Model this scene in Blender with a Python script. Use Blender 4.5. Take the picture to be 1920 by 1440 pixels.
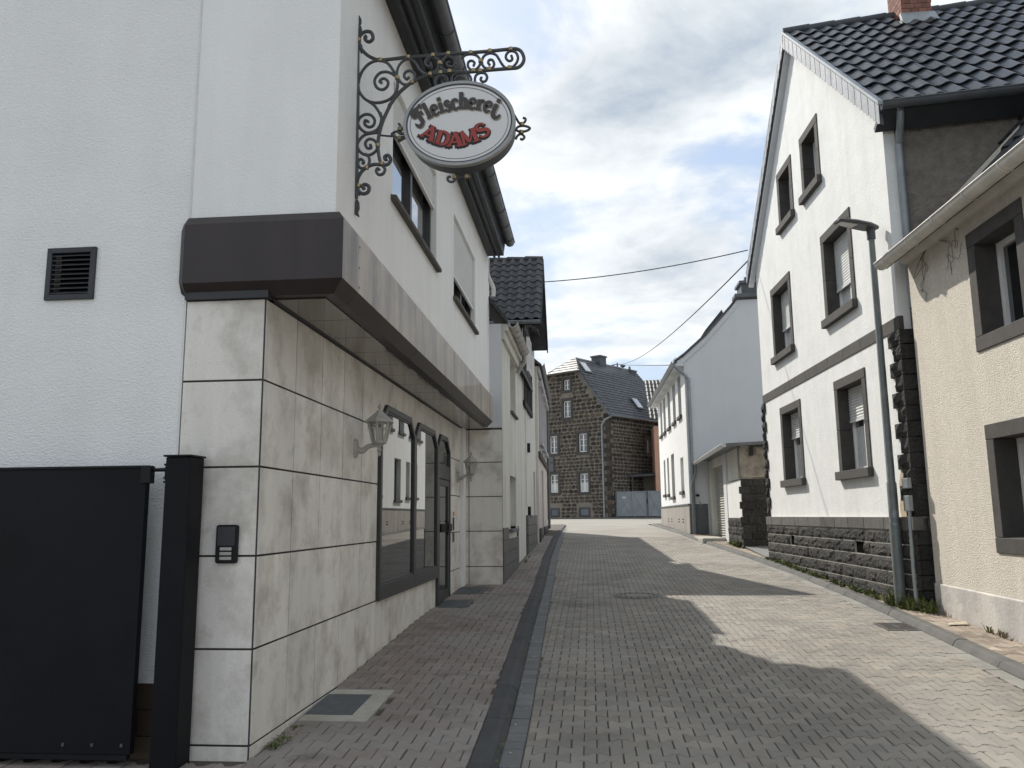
import bpy, bmesh, math, random
from mathutils import Vector, Matrix
random.seed(7)
R_ = random.Random(11)
for o in list(bpy.data.objects): bpy.data.objects.remove(o)
SC = bpy.context.scene
COL = SC.collection

# ------------------------------------------------------------------ camera
S = 1.12          # metres per layout unit
ZE = 1.56         # eye height (layout units) above the ground at the camera
def T(p): return Vector((p[0]*S, p[1]*S, (p[2]+ZE)*S))
FPX = 1549.33
YAW, PIT, ROL = math.radians(5.32), math.radians(9.131), math.radians(-0.5516)
def cam_axes():
    f = Vector((-math.sin(YAW), math.cos(YAW), 0)); r = Vector((math.cos(YAW), math.sin(YAW), 0)); u = Vector((0, 0, 1))
    f2 = f*math.cos(PIT)+u*math.sin(PIT); u2 = u*math.cos(PIT)-f*math.sin(PIT)
    return r*math.cos(ROL)+u2*math.sin(ROL), u2*math.cos(ROL)-r*math.sin(ROL), f2
CR, CU, CF = cam_axes()
cam = bpy.data.objects.new('camera', bpy.data.cameras.new('camera')); COL.objects.link(cam)
cam.data.sensor_width = 36; cam.data.sensor_fit = 'HORIZONTAL'; cam.data.lens = FPX/1920*36
cam.data.clip_start = 0.05; cam.data.clip_end = 3000
m = Matrix((CR, CU, -CF)).transposed().to_4x4(); m.translation = T((0, 0, 0)); cam.matrix_world = m
SC.camera = cam
SC.render.resolution_x, SC.render.resolution_y = 1024, 768

# ------------------------------------------------------------------ sky and sun
SUN = Vector((-0.60, 1.0, 1.06)).normalized()       # towards the sun
world = bpy.data.worlds.new('World'); SC.world = world; world.use_nodes = True
nt = world.node_tree; N = nt.nodes; LK = nt.links; N.clear()
def nn(t, **k):
    n = N.new(t)
    for a, b in k.items(): setattr(n, a, b)
    return n
def vmath(nodes, links, op, a, b=None):
    n = nodes.new('ShaderNodeMath'); n.operation = op
    for i, x in enumerate((a, b)):
        if x is None: continue
        if isinstance(x, (int, float)): n.inputs[i].default_value = x
        else: links.new(x, n.inputs[i])
    return n.outputs[0]
wm = lambda op, a, b=None: vmath(N, LK, op, a, b)
sky = nn('ShaderNodeTexSky', sky_type='NISHITA'); sky.sun_disc = False
sky.sun_elevation = math.asin(SUN.z); sky.sun_rotation = math.atan2(SUN.x, SUN.y)
sky.air_density = 1.3; sky.dust_density = 2.0; sky.ozone_density = 1.5
tc = nn('ShaderNodeTexCoord'); sep = nn('ShaderNodeSeparateXYZ'); LK.new(tc.outputs['Generated'], sep.inputs[0])
zz = wm('ADD', wm('MAXIMUM', sep.outputs[2], 0.0), 0.24)
comb = nn('ShaderNodeCombineXYZ')
LK.new(wm('DIVIDE', sep.outputs[0], zz), comb.inputs[0]); LK.new(wm('DIVIDE', sep.outputs[1], zz), comb.inputs[1])
def wnoise(scale, detail, rough, dist, off):
    mp = nn('ShaderNodeMapping'); mp.inputs['Location'].default_value = off; LK.new(comb.outputs[0], mp.inputs[0])
    n = nn('ShaderNodeTexNoise'); n.inputs['Scale'].default_value = scale; n.inputs['Detail'].default_value = detail
    n.inputs['Roughness'].default_value = rough; n.inputs['Distortion'].default_value = dist
    LK.new(mp.outputs[0], n.inputs['Vector']); return n.outputs['Fac']
def wramp(x, a, b):
    n = nn('ShaderNodeMapRange'); n.interpolation_type = 'SMOOTHSTEP'
    n.inputs[1].default_value = a; n.inputs[2].default_value = b; LK.new(x, n.inputs[0]); return n.outputs[0]
def cnoise(off): return wnoise(1.45, 11, 0.56, 0.25, off)
CO = (3.1, 0.7, 0)
d1 = cnoise(CO); d2 = cnoise((CO[0]+SUN.x*.10, CO[1]+SUN.y*.10, 0))
wisp = wnoise(5.2, 9, 0.62, 0.6, (1.4, 5.2, 2))
dens = wm('ADD', d1, wm('MULTIPLY', wm('SUBTRACT', wisp, 0.5), 0.22))
cov = wramp(dens, 0.39, 0.55)
thick = wramp(dens, 0.50, 0.70)
lit = wm('SUBTRACT', wm('ADD', 0.78, wm('MULTIPLY', wm('SUBTRACT', d1, d2), 4.2)), wm('MULTIPLY', thick, 0.70))
def wmix(f, a, b):
    n = nn('ShaderNodeMix', data_type='RGBA')
    if isinstance(f, float): n.inputs['Factor'].default_value = f
    else: LK.new(f, n.inputs['Factor'])
    for i, x in ((6, a), (7, b)):
        if isinstance(x, tuple): n.inputs[i].default_value = (*x, 1)
        else: LK.new(x, n.inputs[i])
    return n.outputs[2]
SKYS = 0.08
cloud = wmix(lit, (3.9, 4.6, 5.4), (9.0, 9.2, 9.2))
veil = wmix(0.6, sky.outputs[0], (4.7, 6.0, 8.2))
skyc = wmix(cov, veil, cloud)
bg = nn('ShaderNodeBackground'); bg.inputs[1].default_value = SKYS; LK.new(skyc, bg.inputs[0])
wo = nn('ShaderNodeOutputWorld'); LK.new(bg.outputs[0], wo.inputs[0])
sl = bpy.data.lights.new('sun', 'SUN'); sl.energy = 3.6; sl.angle = math.radians(0.6); sl.color = (1.0, 0.94, 0.85)
so = bpy.data.objects.new('sun', sl); COL.objects.link(so)
so.rotation_euler = SUN.to_track_quat('Z', 'Y').to_euler(); so.location = (0, 0, 60)
vs = SC.view_settings; vs.view_transform = 'Standard'; vs.look = 'None'; vs.exposure = 0.62; vs.gamma = 1.0
try: vs.use_curve_mapping = False
except Exception: pass
SC.render.engine = 'CYCLES'

# ------------------------------------------------------------------ pixel -> place helpers (a pixel gives a direction, the plane the distance)
def ray(x, y): return (CR*(x-960)-CU*(y-720))/FPX+CF
def onx(x, y, X): d = ray(x, y); return d*(X/d.x)
def ony(x, y, Y): d = ray(x, y); return d*(Y/d.y)
GY = [-40, -10, 0, 4.75, 9.05, 12.65, 16, 20, 25, 30, 40, 55, 400]
GZ = [-2.6, -2.0, -1.56, -1.33, -1.116, -1.0, -.86, -.7, -.5, -.38, -.25, -.14, -.1]
def interp(x, X, Y):
    if x <= X[0]: return Y[0]
    for i in range(len(X)-1):
        if x <= X[i+1]: return Y[i]+(Y[i+1]-Y[i])*(x-X[i])/(X[i+1]-X[i])
    return Y[-1]
def g(y): return interp(y, GY, GZ)           # pavement level
RD = 0.055                                    # road lies this much lower
def ong(x, y, off=0.0):
    d = ray(x, y); t = .5
    while t < 150:
        if d.z*t < g(d.y*t)+off: return d*t
        t += .004
    return d*t
KLY = [-20, 4.7, 5.9, 7.6, 13.7, 17.4, 21.7, 30.7, 34]; KLX = [-.70, -.70, -.716, -.758, -.90, -1.0, -1.06, -1.12, -1.15]
KRY = [-20, 7, 9.4, 11.4, 14, 17.4, 22.7, 30, 36]; KRX = [3.27, 3.275, 3.30, 3.36, 3.32, 3.11, 2.69, 2.42, 2.3]
def kl(y): return interp(y, KLY, KLX)
def kr(y): return interp(y, KRY, KRX)

# ------------------------------------------------------------------ materials
def mat(name, col, rough=.8, var=.12, scale=3., bump=0., bscale=60., spec=.4, metal=0., rnd=0., stain=None, streak=0., ior=None, coat=0., dirt2=None, bd=.02, stretch=None, stain2=None):
    M = bpy.data.materials.new(name); M.use_nodes = True
    t = M.node_tree; ns = t.nodes; ls = t.links; b = ns['Principled BSDF']
    b.inputs['Roughness'].default_value = rough; b.inputs['Metallic'].default_value = metal
    b.inputs['Specular IOR Level'].default_value = spec; b.inputs['Coat Weight'].default_value = coat
    if ior: b.inputs['IOR'].default_value = ior
    geo = ns.new('ShaderNodeNewGeometry'); vec = geo.outputs['Position']
    if stretch:
        mp = ns.new('ShaderNodeMapping'); mp.inputs['Scale'].default_value = stretch; ls.new(vec, mp.inputs[0]); vec = mp.outputs[0]
    def noise(sc, det=6, ro=.6, v=None):
        n = ns.new('ShaderNodeTexNoise'); n.inputs['Scale'].default_value = sc; n.inputs['Detail'].default_value = det
        n.inputs['Roughness'].default_value = ro; ls.new(v or vec, n.inputs['Vector']); return n.outputs['Fac']
    def mrange(x, a, b_, c, d):
        n = ns.new('ShaderNodeMapRange')
        for i, q in enumerate((a, b_, c, d)): n.inputs[i+1].default_value = q
        ls.new(x, n.inputs[0]); return n.outputs[0]
    def mul(c, f):
        n = ns.new('ShaderNodeVectorMath'); n.operation = 'SCALE'; ls.new(c, n.inputs[0]); ls.new(f, n.inputs['Scale']); return n.outputs[0]
    def mix(f, a, c):
        n = ns.new('ShaderNodeMix'); n.data_type = 'RGBA'; ls.new(f, n.inputs['Factor']); ls.new(a, n.inputs[6])
        if isinstance(c, tuple): n.inputs[7].default_value = (*c, 1)
        else: ls.new(c, n.inputs[7])
        return n.outputs[2]
    rgb = ns.new('ShaderNodeRGB'); rgb.outputs[0].default_value = (*col, 1); c = rgb.outputs[0]
    if rnd:
        oi = ns.new('ShaderNodeObjectInfo')
        r = vmath(ns, ls, 'FRACT', vmath(ns, ls, 'ADD', oi.outputs['Random'], geo.outputs['Random Per Island']))
        if dirt2: c = mix(mrange(r, .3, .9, 0, 1), c, dirt2)
        r2 = vmath(ns, ls, 'FRACT', vmath(ns, ls, 'MULTIPLY', r, 7.31))
        c = mul(c, mrange(r2, 0, 1, 1-rnd, 1+rnd))
    elif dirt2:
        c = mix(mrange(noise(scale*.6, 4), .42, .62, 0, 1), c, dirt2)
    if var: c = mul(c, mrange(noise(scale), .3, .7, 1-var, 1+var))
    if stain: c = mix(mrange(noise(stain[1], 7, .62), stain[2], stain[3], 0, stain[4]), c, stain[0])
    if stain2: c = mix(mrange(noise(stain2[1], 5, .55), stain2[2], stain2[3], 0, stain2[4]), c, stain2[0])
    if streak:
        mp2 = ns.new('ShaderNodeMapping'); mp2.inputs['Scale'].default_value = (2.2, 2.2, .3); ls.new(geo.outputs['Position'], mp2.inputs[0])
        c = mul(c, mrange(noise(1.6, 6, .6, mp2.outputs[0]), .42, .7, 1.0+streak*.15, 1-streak))
    ls.new(c, b.inputs['Base Color'])
    if bump:
        n = noise(bscale, 5, .6)
        bp = ns.new('ShaderNodeBump'); bp.inputs['Strength'].default_value = bump; bp.inputs['Distance'].default_value = bd
        ls.new(n, bp.inputs['Height']); ls.new(bp.outputs[0], b.inputs['Normal'])
    return M
MT = {}
def D_(k, *a, **kw): MT[k] = mat(k, *a, **kw)
D_('render_white', (.84, .85, .845), .9, .03, .8, .5, 60, streak=.05, bd=.012)
D_('render_yard', (.86, .87, .865), .9, .03, .8, .8, 48, streak=.03, bd=.014, stretch=(1, 1, 1.7), stain=((.70, .71, .70), .55, .5, .78, .4))
D_('render_fresh', (.745, .755, .745), .9, .045, 4.5, .45, 24, streak=.06, bd=.014, stain=((.62, .62, .60), 1.3, .55, .75, .5))
D_('render_h3', (.63, .65, .675), .9, .03, .7, .2, 40, streak=.03)
D_('render_cream', (.66, .65, .60), .9, .06, 1.2, .25, 50, streak=.18)
D_('render_d', (.60, .56, .53), .9, .06, 1.2, .2, 50, streak=.15)
D_('roughcast', (.735, .685, .595), .95, .10, 24, 1.0, 70, streak=.08, bd=.028)
D_('roughcast_dark', (.26, .235, .205), .95, .22, 9, 1.0, 30, bd=.06)
D_('concrete_plinth', (.46, .44, .42), .9, .12, 2.5, .3, 30, stain=((.60, .57, .53), 2.4, .5, .6, .7), streak=.15)
D_('concrete_old', (.30, .27, .23), .95, .25, 4, .8, 18, stain=((.10, .09, .08), 3, .52, .66, .8))
D_('clad', (.76, .735, .685), .55, .07, 70, .12, 160, stain=((.42, .385, .335), 2.3, .46, .68, .8), streak=.13, rnd=.06, stain2=((.34, .31, .27), 5.5, .60, .74, .5))
D_('joint', (.05, .045, .04), .9, 0)
D_('canopy', (.038, .030, .030), .4, .12, 1.2, spec=.35, streak=.2)
D_('canopy_sheen', (.35, .295, .235), .45, .22, 2.5, spec=.5, streak=.55, coat=.12)  # brown metal with its grazing reflection painted in as a pale base
D_('soffit', (.040, .036, .033), .2, .1, 1.5, spec=.7, coat=.6)
D_('fascia_dark', (.035, .038, .044), .5, .15, 5, .1, 60)
D_('frame_dark', (.045, .047, .050), .4, .06, 5)
D_('frame_white', (.80, .80, .79), .4, .04, 5)
D_('shutter', (.66, .665, .66), .6, .05, 4)
D_('shutter_grey', (.33, .33, .31), .6, .06, 4)
D_('twig', (.10, .08, .06), .9, .2, 30)
D_('metal_black', (.010, .011, .013), .5, .2, 6, .08, 200, spec=.22)
D_('gate_black', (.0065, .0072, .0095), .55, .35, 1.5, .15, 250, spec=.18)
D_('iron', (.045, .05, .055), .42, .25, 18, spec=.6)
D_('brass', (.34, .27, .15), .45, .15, 30, metal=1.)
D_('sign_face', (.66, .67, .675), .35, .03, 2, spec=.5)
D_('sign_rim', (.30, .31, .315), .35, .1, 8, spec=.6)
D_('sign_side', (.055, .06, .07), .45, .1, 6)
D_('ink_brown', (.060, .052, .048), .5, 0)
D_('ink_tan', (.30, .27, .22), .5, 0)
D_('ink_red', (.32, .05, .04), .5, .05, 20)
D_('ink_dark', (.018, .016, .018), .5, 0)
D_('glass', (.012, .015, .017), .025, 0, spec=1., ior=1.75)
D_('glass_shop', (.020, .024, .024), .012, 0, spec=1., ior=2.0)
D_('sky_glass', (.03, .035, .04), .03, 0, spec=1., ior=3.2)
D_('curtain', (.55, .56, .56), .9, .1, 8)
D_('basalt', (.046, .044, .042), .92, .30, 5, 1.0, 22, rnd=.22, bd=.05)
D_('basalt_smooth', (.105, .100, .096), .9, .2, 6, .5, 40, rnd=.15, bd=.01)
D_('surround', (.070, .066, .063), .9, .18, 7, .35, 45, rnd=.08, bd=.01)
D_('mortar', (.40, .385, .36), .95, .15, 6, .3, 40)
D_('mortar_dark', (.200, .178, .150), .95, .2, 3, .4, 20)
D_('rubble', (.052, .047, .042), .95, .3, 4, .8, 9, rnd=.38, dirt2=(.082, .064, .046), bd=.06)
D_('tile_black', (.036, .041, .048), .40, .15, 4, .2, 20, spec=.5, rnd=.22)
D_('tile_old', (.045, .046, .050), .5, .25, 5, .3, 14, rnd=.28, stain=((.075, .078, .06), 4, .55, .7, .6))
D_('slate', (.070, .074, .080), .52, .22, 4, .3, 14, rnd=.28, spec=.45)
D_('shingle', (.29, .31, .34), .6, .15, 8, .2, 30, rnd=.16)
D_('zinc', (.26, .285, .30), .42, .18, 5, metal=.35, spec=.6)
D_('zinc_dark', (.085, .095, .105), .42, .18, 5, spec=.6)
D_('gutter_cream', (.58, .56, .51), .5, .10, 4, streak=.1)
D_('gutter_old', (.44, .43, .41), .6, .28, 9, stain=((.12, .10, .085), 8, .52, .66, .7))
D_('paver_road', (.245, .232, .208), .92, .14, 1.2, .8, 110, rnd=.11, dirt2=(.285, .258, .222), stain=((.085, .082, .078), .8, .58, .76, .5), bd=.012, stain2=((.33, .315, .285), .55, .52, .70, .55))
D_('paver_red', (.245, .205, .184), .92, .14, 1.6, .8, 110, rnd=.13, dirt2=(.240, .210, .188), stain=((.29, .275, .255), 1.1, .44, .66, .85), bd=.012, stain2=((.10, .085, .075), 2.3, .58, .74, .6))
D_('paver_right', (.34, .29, .235), .95, .2, 3, .8, 70, rnd=.16, dirt2=(.25, .205, .165), stain=((.11, .09, .07), 2.5, .55, .72, .7), bd=.015)
D_('joint_road', (.115, .107, .094), .95, .2, 6, .6, 60)
D_('joint_path', (.095, .083, .072), .95, .2, 6, .6, 60)
D_('asphalt_far', (.262, .25, .222), .95, .12, .6, .5, 40)
D_('kerb', (.062, .064, .067), .85, .18, 5, .6, 90, rnd=.12, bd=.01)
D_('kerb_right', (.105, .104, .098), .85, .2, 4, .6, 90, rnd=.12, bd=.01)
D_('gutter_stone', (.165, .168, .168), .88, .14, 3, .7, 100, rnd=.12, bd=.01)
D_('gutter_right', (.24, .235, .215), .88, .14, 3, .7, 100, rnd=.12, bd=.01)
D_('cast_iron', (.085, .080, .075), .6, .2, 20, .3, 80)
D_('grate_steel', (.20, .22, .24), .42, .15, 12, metal=.6)
D_('concrete', (.40, .385, .34), .92, .15, 5, .4, 60, stain=((.28, .27, .18), 4, .5, .68, .6))
D_('brown_tile', (.085, .062, .042), .5, .2, 4, rnd=.2)
D_('grey_tile', (.115, .118, .115), .6, .12, 4, .1, 40, rnd=.08)
D_('panel_beige', (.34, .315, .285), .75, .10, 2, .15, 40, streak=.25)
D_('lantern', (.40, .39, .36), .55, .14, 20)
D_('orange_wall', (.50, .30, .21), .9, .08, 1.5)
D_('gate_grey', (.23, .25, .26), .55, .12, 2)
D_('brick_red', (.22, .105, .08), .9, .25, 8, rnd=.25)
D_('timber', (.030, .028, .027), .8, .25, 6, .3, 30)
D_('ornament', (.42, .41, .43), .85, .1, 4)
D_('ground', (.20, .19, .165), .95, .25, .3, .5, 10)
D_('pole', (.17, .19, .19), .5, .15, 8, metal=.3, streak=.15)
D_('lamp_head', (.085, .090, .092), .5, .1, 8)
D_('lens', (.60, .60, .58), .25, 0, spec=.8)
D_('cable', (.02, .02, .022), .6, 0)
D_('plastic_white', (.70, .70, .69), .45, .06, 10, streak=.1)
D_('sticker', (.62, .62, .60), .6, .1, 30)
D_('sticker_orange', (.55, .24, .08), .6, 0)
D_('patch_beige', (.47, .385, .27), .95, .15, 5, .4, 25)
D_('leaf', (.075, .115, .030), .7, .3, 30, rnd=.35, dirt2=(.15, .155, .055))
D_('straw', (.24, .19, .11), .85, .2, 30, rnd=.3)
D_('litter', (.46, .41, .31), .8, .2, 30)
D_('deep_shade', (.008, .008, .008), .9, 0, spec=0.)  # near-black colour stands for unlit depth in openings
def glass_clear():
    M = bpy.data.materials.new('glass_clear'); M.use_nodes = True; t = M.node_tree; ns = t.nodes; ns.clear()
    o = ns.new('ShaderNodeOutputMaterial'); mx = ns.new('ShaderNodeMixShader'); tr = ns.new('ShaderNodeBsdfTransparent'); gl = ns.new('ShaderNodeBsdfGlossy')
    tr.inputs[0].default_value = (.93, .94, .93, 1); gl.inputs['Roughness'].default_value = .08; mx.inputs[0].default_value = .10
    t.links.new(tr.outputs[0], mx.inputs[1]); t.links.new(gl.outputs[0], mx.inputs[2]); t.links.new(mx.outputs[0], o.inputs[0]); MT['glass_clear'] = M
glass_clear()

# ------------------------------------------------------------------ builders
LOC = {}
def tag(o, label=None, cat=None, group=None, kind=None):
    if label: o['label'] = label
    if cat: o['category'] = cat
    if group: o['group'] = group
    if kind: o['kind'] = kind
    return o
def thing(name, label, cat, base, group=None):
    o = bpy.data.objects.new(name, None); COL.objects.link(o); o.empty_display_size = .2
    o.location = T(base); LOC[o.name] = T(base); return tag(o, label, cat, group)
class Fr:
    def __init__(s, p0, u, n):
        s.p0 = Vector((p0[0], p0[1], 0)); s.u = Vector((u[0], u[1], 0)).normalized()
        s.n = Vector((s.u.y, -s.u.x, 0))
        if s.n.dot(Vector((n[0], n[1], 0))) < 0: s.n = -s.n
    def p(s, a, z, o=0.): q = s.p0+s.u*a+s.n*o; return Vector((q.x, q.y, z))
def clip_poly(P, f):
    out = []
    for i in range(len(P)):
        a, b = P[i], P[(i+1) % len(P)]; fa, fb = f(a), f(b)
        if fa >= 0: out.append(a)
        if (fa > 0 > fb) or (fa < 0 < fb):
            t = fa/(fa-fb); out.append(tuple(a[k]+(b[k]-a[k])*t for k in range(len(a))))
    return out
class MB:
    def __init__(s): s.v = []; s.f = []
    def poly(s, pts):
        i = len(s.v); s.v += [Vector(p) for p in pts]; s.f.append(tuple(range(i, i+len(pts)))); return s
    def prism(s, A, B):        # two polygons of equal length joined by sides
        n = len(A); i = len(s.v); s.v += [Vector(p) for p in A]+[Vector(p) for p in B]
        s.f.append(tuple(range(i+n-1, i-1, -1))); s.f.append(tuple(range(i+n, i+2*n)))
        for k in range(n): s.f.append((i+k, i+(k+1) % n, i+n+(k+1) % n, i+n+k))
        return s
    def fb(s, fr, s0, s1, z0, z1, o0, o1):
        q = lambda o: [fr.p(s0, z0, o), fr.p(s1, z0, o), fr.p(s1, z1, o), fr.p(s0, z1, o)]
        return s.prism(q(o0), q(o1))
    def box(s, a, b):
        q = lambda z: [(a[0], a[1], z), (b[0], a[1], z), (b[0], b[1], z), (a[0], b[1], z)]
        return s.prism(q(a[2]), q(b[2]))
    def ring(s, fr, outer, inner, o0, o1):
        n = len(outer)
        for k in range(n):
            a, b, c, d = outer[k], outer[(k+1) % n], inner[(k+1) % n], inner[k]
            s.prism([fr.p(*x, o0) for x in (a, b, c, d)], [fr.p(*x, o1) for x in (a, b, c, d)])
        return s
    def tube(s, pts, r, seg=8, cap=True, half=None):
        pts = [Vector(p) for p in pts]; n = len(pts); base = len(s.v); prev = None
        for i, p in enumerate(pts):
            t = (pts[min(i+1, n-1)]-pts[max(i-1, 0)])
            t = t.normalized() if t.length > 1e-9 else Vector((0, 0, 1))
            if prev is None:
                a = Vector((0, 0, 1)) if abs(t.z) < .9 else Vector((1, 0, 0)); x = t.cross(a).normalized()
            else:
                x = (prev-t*prev.dot(t)).normalized()
            prev = x; y = t.cross(x); rr = r[i] if isinstance(r, (list, tuple)) else r
            for k in range(seg):
                a = 2*math.pi*k/seg; s.v.append(p+(x*math.cos(a)+y*math.sin(a))*rr)
        for i in range(n-1):
            for k in range(seg):
                s.f.append((base+i*seg+k, base+i*seg+(k+1) % seg, base+(i+1)*seg+(k+1) % seg, base+(i+1)*seg+k))
        if cap:
            s.f.append(tuple(base+k for k in range(seg-1, -1, -1))); s.f.append(tuple(base+(n-1)*seg+k for k in range(seg)))
        return s
    def halfpipe(s, a, b, r, seg=8, th=.008):   # open-topped gutter from a to b
        a, b = Vector(a), Vector(b); t = (b-a).normalized(); x = Vector((t.y, -t.x, 0)).normalized(); up = Vector((0, 0, 1))
        for p0, p1 in ((a, b),):
            pr = []
            for k in range(seg+1):
                an = math.pi*k/seg; pr.append((math.cos(an), -math.sin(an)))
            out = [x*c*r+up*d*r for c, d in pr]; inn = [x*c*(r-th)+up*d*(r-th) for c, d in reversed(pr)]
            bead = [x*(-r-.012)+up*.004, ]
            P = out+inn
            s.prism([p0+q for q in P], [p1+q for q in P])
        s.tube([a+x*r, b+x*r], .011, 6); s.tube([a-x*r, b-x*r], .011, 6)
        return s
    def lathe(s, c, prof, seg=16):
        base = len(s.v); c = Vector(c)
        for r, z in prof:
            for k in range(seg):
                a = 2*math.pi*k/seg; s.v.append(c+Vector((r*math.cos(a), r*math.sin(a), z)))
        for i in range(len(prof)-1):
            for k in range(seg):
                s.f.append((base+i*seg+k, base+i*seg+(k+1) % seg, base+(i+1)*seg+(k+1) % seg, base+(i+1)*seg+k))
        s.f.append(tuple(base+k for k in range(seg-1, -1, -1))); s.f.append(tuple(base+(len(prof)-1)*seg+k for k in range(seg)))
        return s
    def wall(s, fr, s0, s1, z0, z1, holes=(), o0=-.3, o1=0., clip=()):
        xs = sorted({s0, s1, *[h[0] for h in holes], *[h[1] for h in holes]}); zs = sorted({z0, z1, *[h[2] for h in holes], *[h[3] for h in holes]})
        inside = lambda x, z: any(h[0] < x < h[1] and h[2] < z < h[3] for h in holes)
        for i in range(len(xs)-1):
            for j in range(len(zs)-1):
                a, b, c, d = xs[i], xs[i+1], zs[j], zs[j+1]
                if inside((a+b)/2, (c+d)/2): continue
                P = [(a, c), (b, c), (b, d), (a, d)]
                for f in clip: P = clip_poly(P, f) if P else P
                if len(P) < 3: continue
                s.poly([fr.p(*q, o1) for q in P]); s.poly([fr.p(*q, o0) for q in reversed(P)])
        for a, b, c, d in holes:
            for P in ([(a, c), (b, c)], [(b, c), (b, d)], [(b, d), (a, d)], [(a, d), (a, c)]):
                s.poly([fr.p(*P[0], o1), fr.p(*P[1], o1), fr.p(*P[1], o0), fr.p(*P[0], o0)])
        out = [(s0, z0), (s1, z0), (s1, z1), (s0, z1)]
        for f in clip: out = clip_poly(out, f)
        for k in range(len(out)):
            p, q = out[k], out[(k+1) % len(out)]
            s.poly([fr.p(*p, o1), fr.p(*p, o0), fr.p(*q, o0), fr.p(*q, o1)])
        return s
    def build(s, name, mt, parent=None, smooth=False, bevel=0., kind=None, label=None):
        me = bpy.data.meshes.new(name)
        L = LOC.get(parent.name, Vector()) if parent else Vector()
        me.from_pydata([tuple(T(v)-L) for v in s.v], [], s.f); me.update()
        bm = bmesh.new(); bm.from_mesh(me); bmesh.ops.recalc_face_normals(bm, faces=bm.faces); bm.to_mesh(me); bm.free()
        me.materials.append(MT[mt])
        if smooth:
            me.polygons.foreach_set('use_smooth', [True]*len(me.polygons))
        o = bpy.data.objects.new(name, me); COL.objects.link(o)
        if parent: o.parent = parent; LOC[o.name] = L
        else: LOC[o.name] = Vector()
        if bevel:
            b = o.modifiers.new('bevel', 'BEVEL'); b.width = bevel*S; b.segments = 2; b.limit_method = 'ANGLE'; b.angle_limit = math.radians(40)
        if smooth:
            try:
                me.set_sharp_from_angle(angle=math.radians(42))
            except Exception: pass
        return tag(o, label, None, None, kind)
def mesh_of(mb, name, mt, smooth=False):     # shared mesh in local metres (no layout offset)
    me = bpy.data.meshes.new(name); me.from_pydata([tuple(v*S) for v in mb.v], [], mb.f); me.update()
    bm = bmesh.new(); bm.from_mesh(me); bmesh.ops.recalc_face_normals(bm, faces=bm.faces); bm.to_mesh(me); bm.free()
    me.materials.append(MT[mt])
    if smooth:
        me.polygons.foreach_set('use_smooth', [True]*len(me.polygons))
        try: me.set_sharp_from_angle(angle=math.radians(38))
        except Exception: pass
    return me
def inst(name, me, parent, pos, rot=None, scale=None):
    o = bpy.data.objects.new(name, me); COL.objects.link(o); o.parent = parent
    L = LOC.get(parent.name, Vector()); M = Matrix.Translation(T(pos)-L)
    if rot is not None: M = M @ rot.to_4x4()
    if scale is not None: M = M @ Matrix.Diagonal((*scale, 1))
    o.matrix_local = M; LOC[o.name] = L; return o
def struct(mb, name, mt, **k):
    o = mb.build(name, mt, **k); o['kind'] = 'structure'; return o
def cr(pts, n=8):      # smooth curve through points
    P = [Vector(p) for p in pts]; P = [P[0]*2-P[1]]+P+[P[-1]*2-P[-2]]; out = []
    for i in range(1, len(P)-2):
        for k in range(n):
            t = k/n; a, b, c, d = P[i-1], P[i], P[i+1], P[i+2]
            out.append(.5*((2*b)+(c-a)*t+(2*a-5*b+4*c-d)*t*t+(3*b-3*c+d-a)*t**3))
    out.append(P[-2]); return out

# ================================================================== GROUND, ROAD, PAVEMENTS
def sheet(name, ys, xl, xr, zf, mt, kind='structure', nx=1):
    mb = MB(); n = len(ys)
    for y in ys:
        a, b = xl(y), xr(y)
        for k in range(nx+1): x = a+(b-a)*k/nx; mb.v.append(Vector((x, y, zf(y))))
    for i in range(n-1):
        for k in range(nx):
            q = i*(nx+1)+k; mb.f.append((q, q+1, q+nx+2, q+nx+1))
    o = mb.build(name, mt); o['kind'] = kind; return o
ysg = [-300, -40, -10, 0, 2, 4.75, 7, 9.05, 11, 12.65, 14, 16, 18, 20, 22.5, 25, 27.5, 30, 35, 40, 47, 55, 80, 150, 400, 900]
sheet('ground', ysg, lambda y: -600, lambda y: 600, lambda y: g(y)-.14, 'ground')
FAR = 24.0
yr = [-14+k*.6 for k in range(0, 64)]
yr = [y for y in yr if y < FAR]+[FAR]
road = sheet('road', yr, lambda y: kl(y)-.0, lambda y: kr(y)+.06, lambda y: g(y)-RD-.012, 'joint_road')
yf = [FAR+k for k in range(0, 12)]
far_road = sheet('far_road', yf+[36], lambda y: kl(y), lambda y: kr(y)+.05, lambda y: g(y)-RD-.004, 'asphalt_far')
sheet('junction', [36, 38, 40, 44, 48, 52, 55, 58.3, 62, 70], lambda y: -14, lambda y: 16, lambda y: g(y)-RD-.004 if y < 58 else g(y)-RD-.006, 'asphalt_far')
pave_l = sheet('pavement_left', yr+yf[1:], lambda y: -8 if y < 4.8 else -2.2, lambda y: kl(y)+.03, lambda y: g(y)-.016, 'joint_path')
pave_r = sheet('pavement_right', yr+yf[1:], lambda y: kr(y)+.12, lambda y: 5.4, lambda y: g(y)-.016, 'joint_path')

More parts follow.
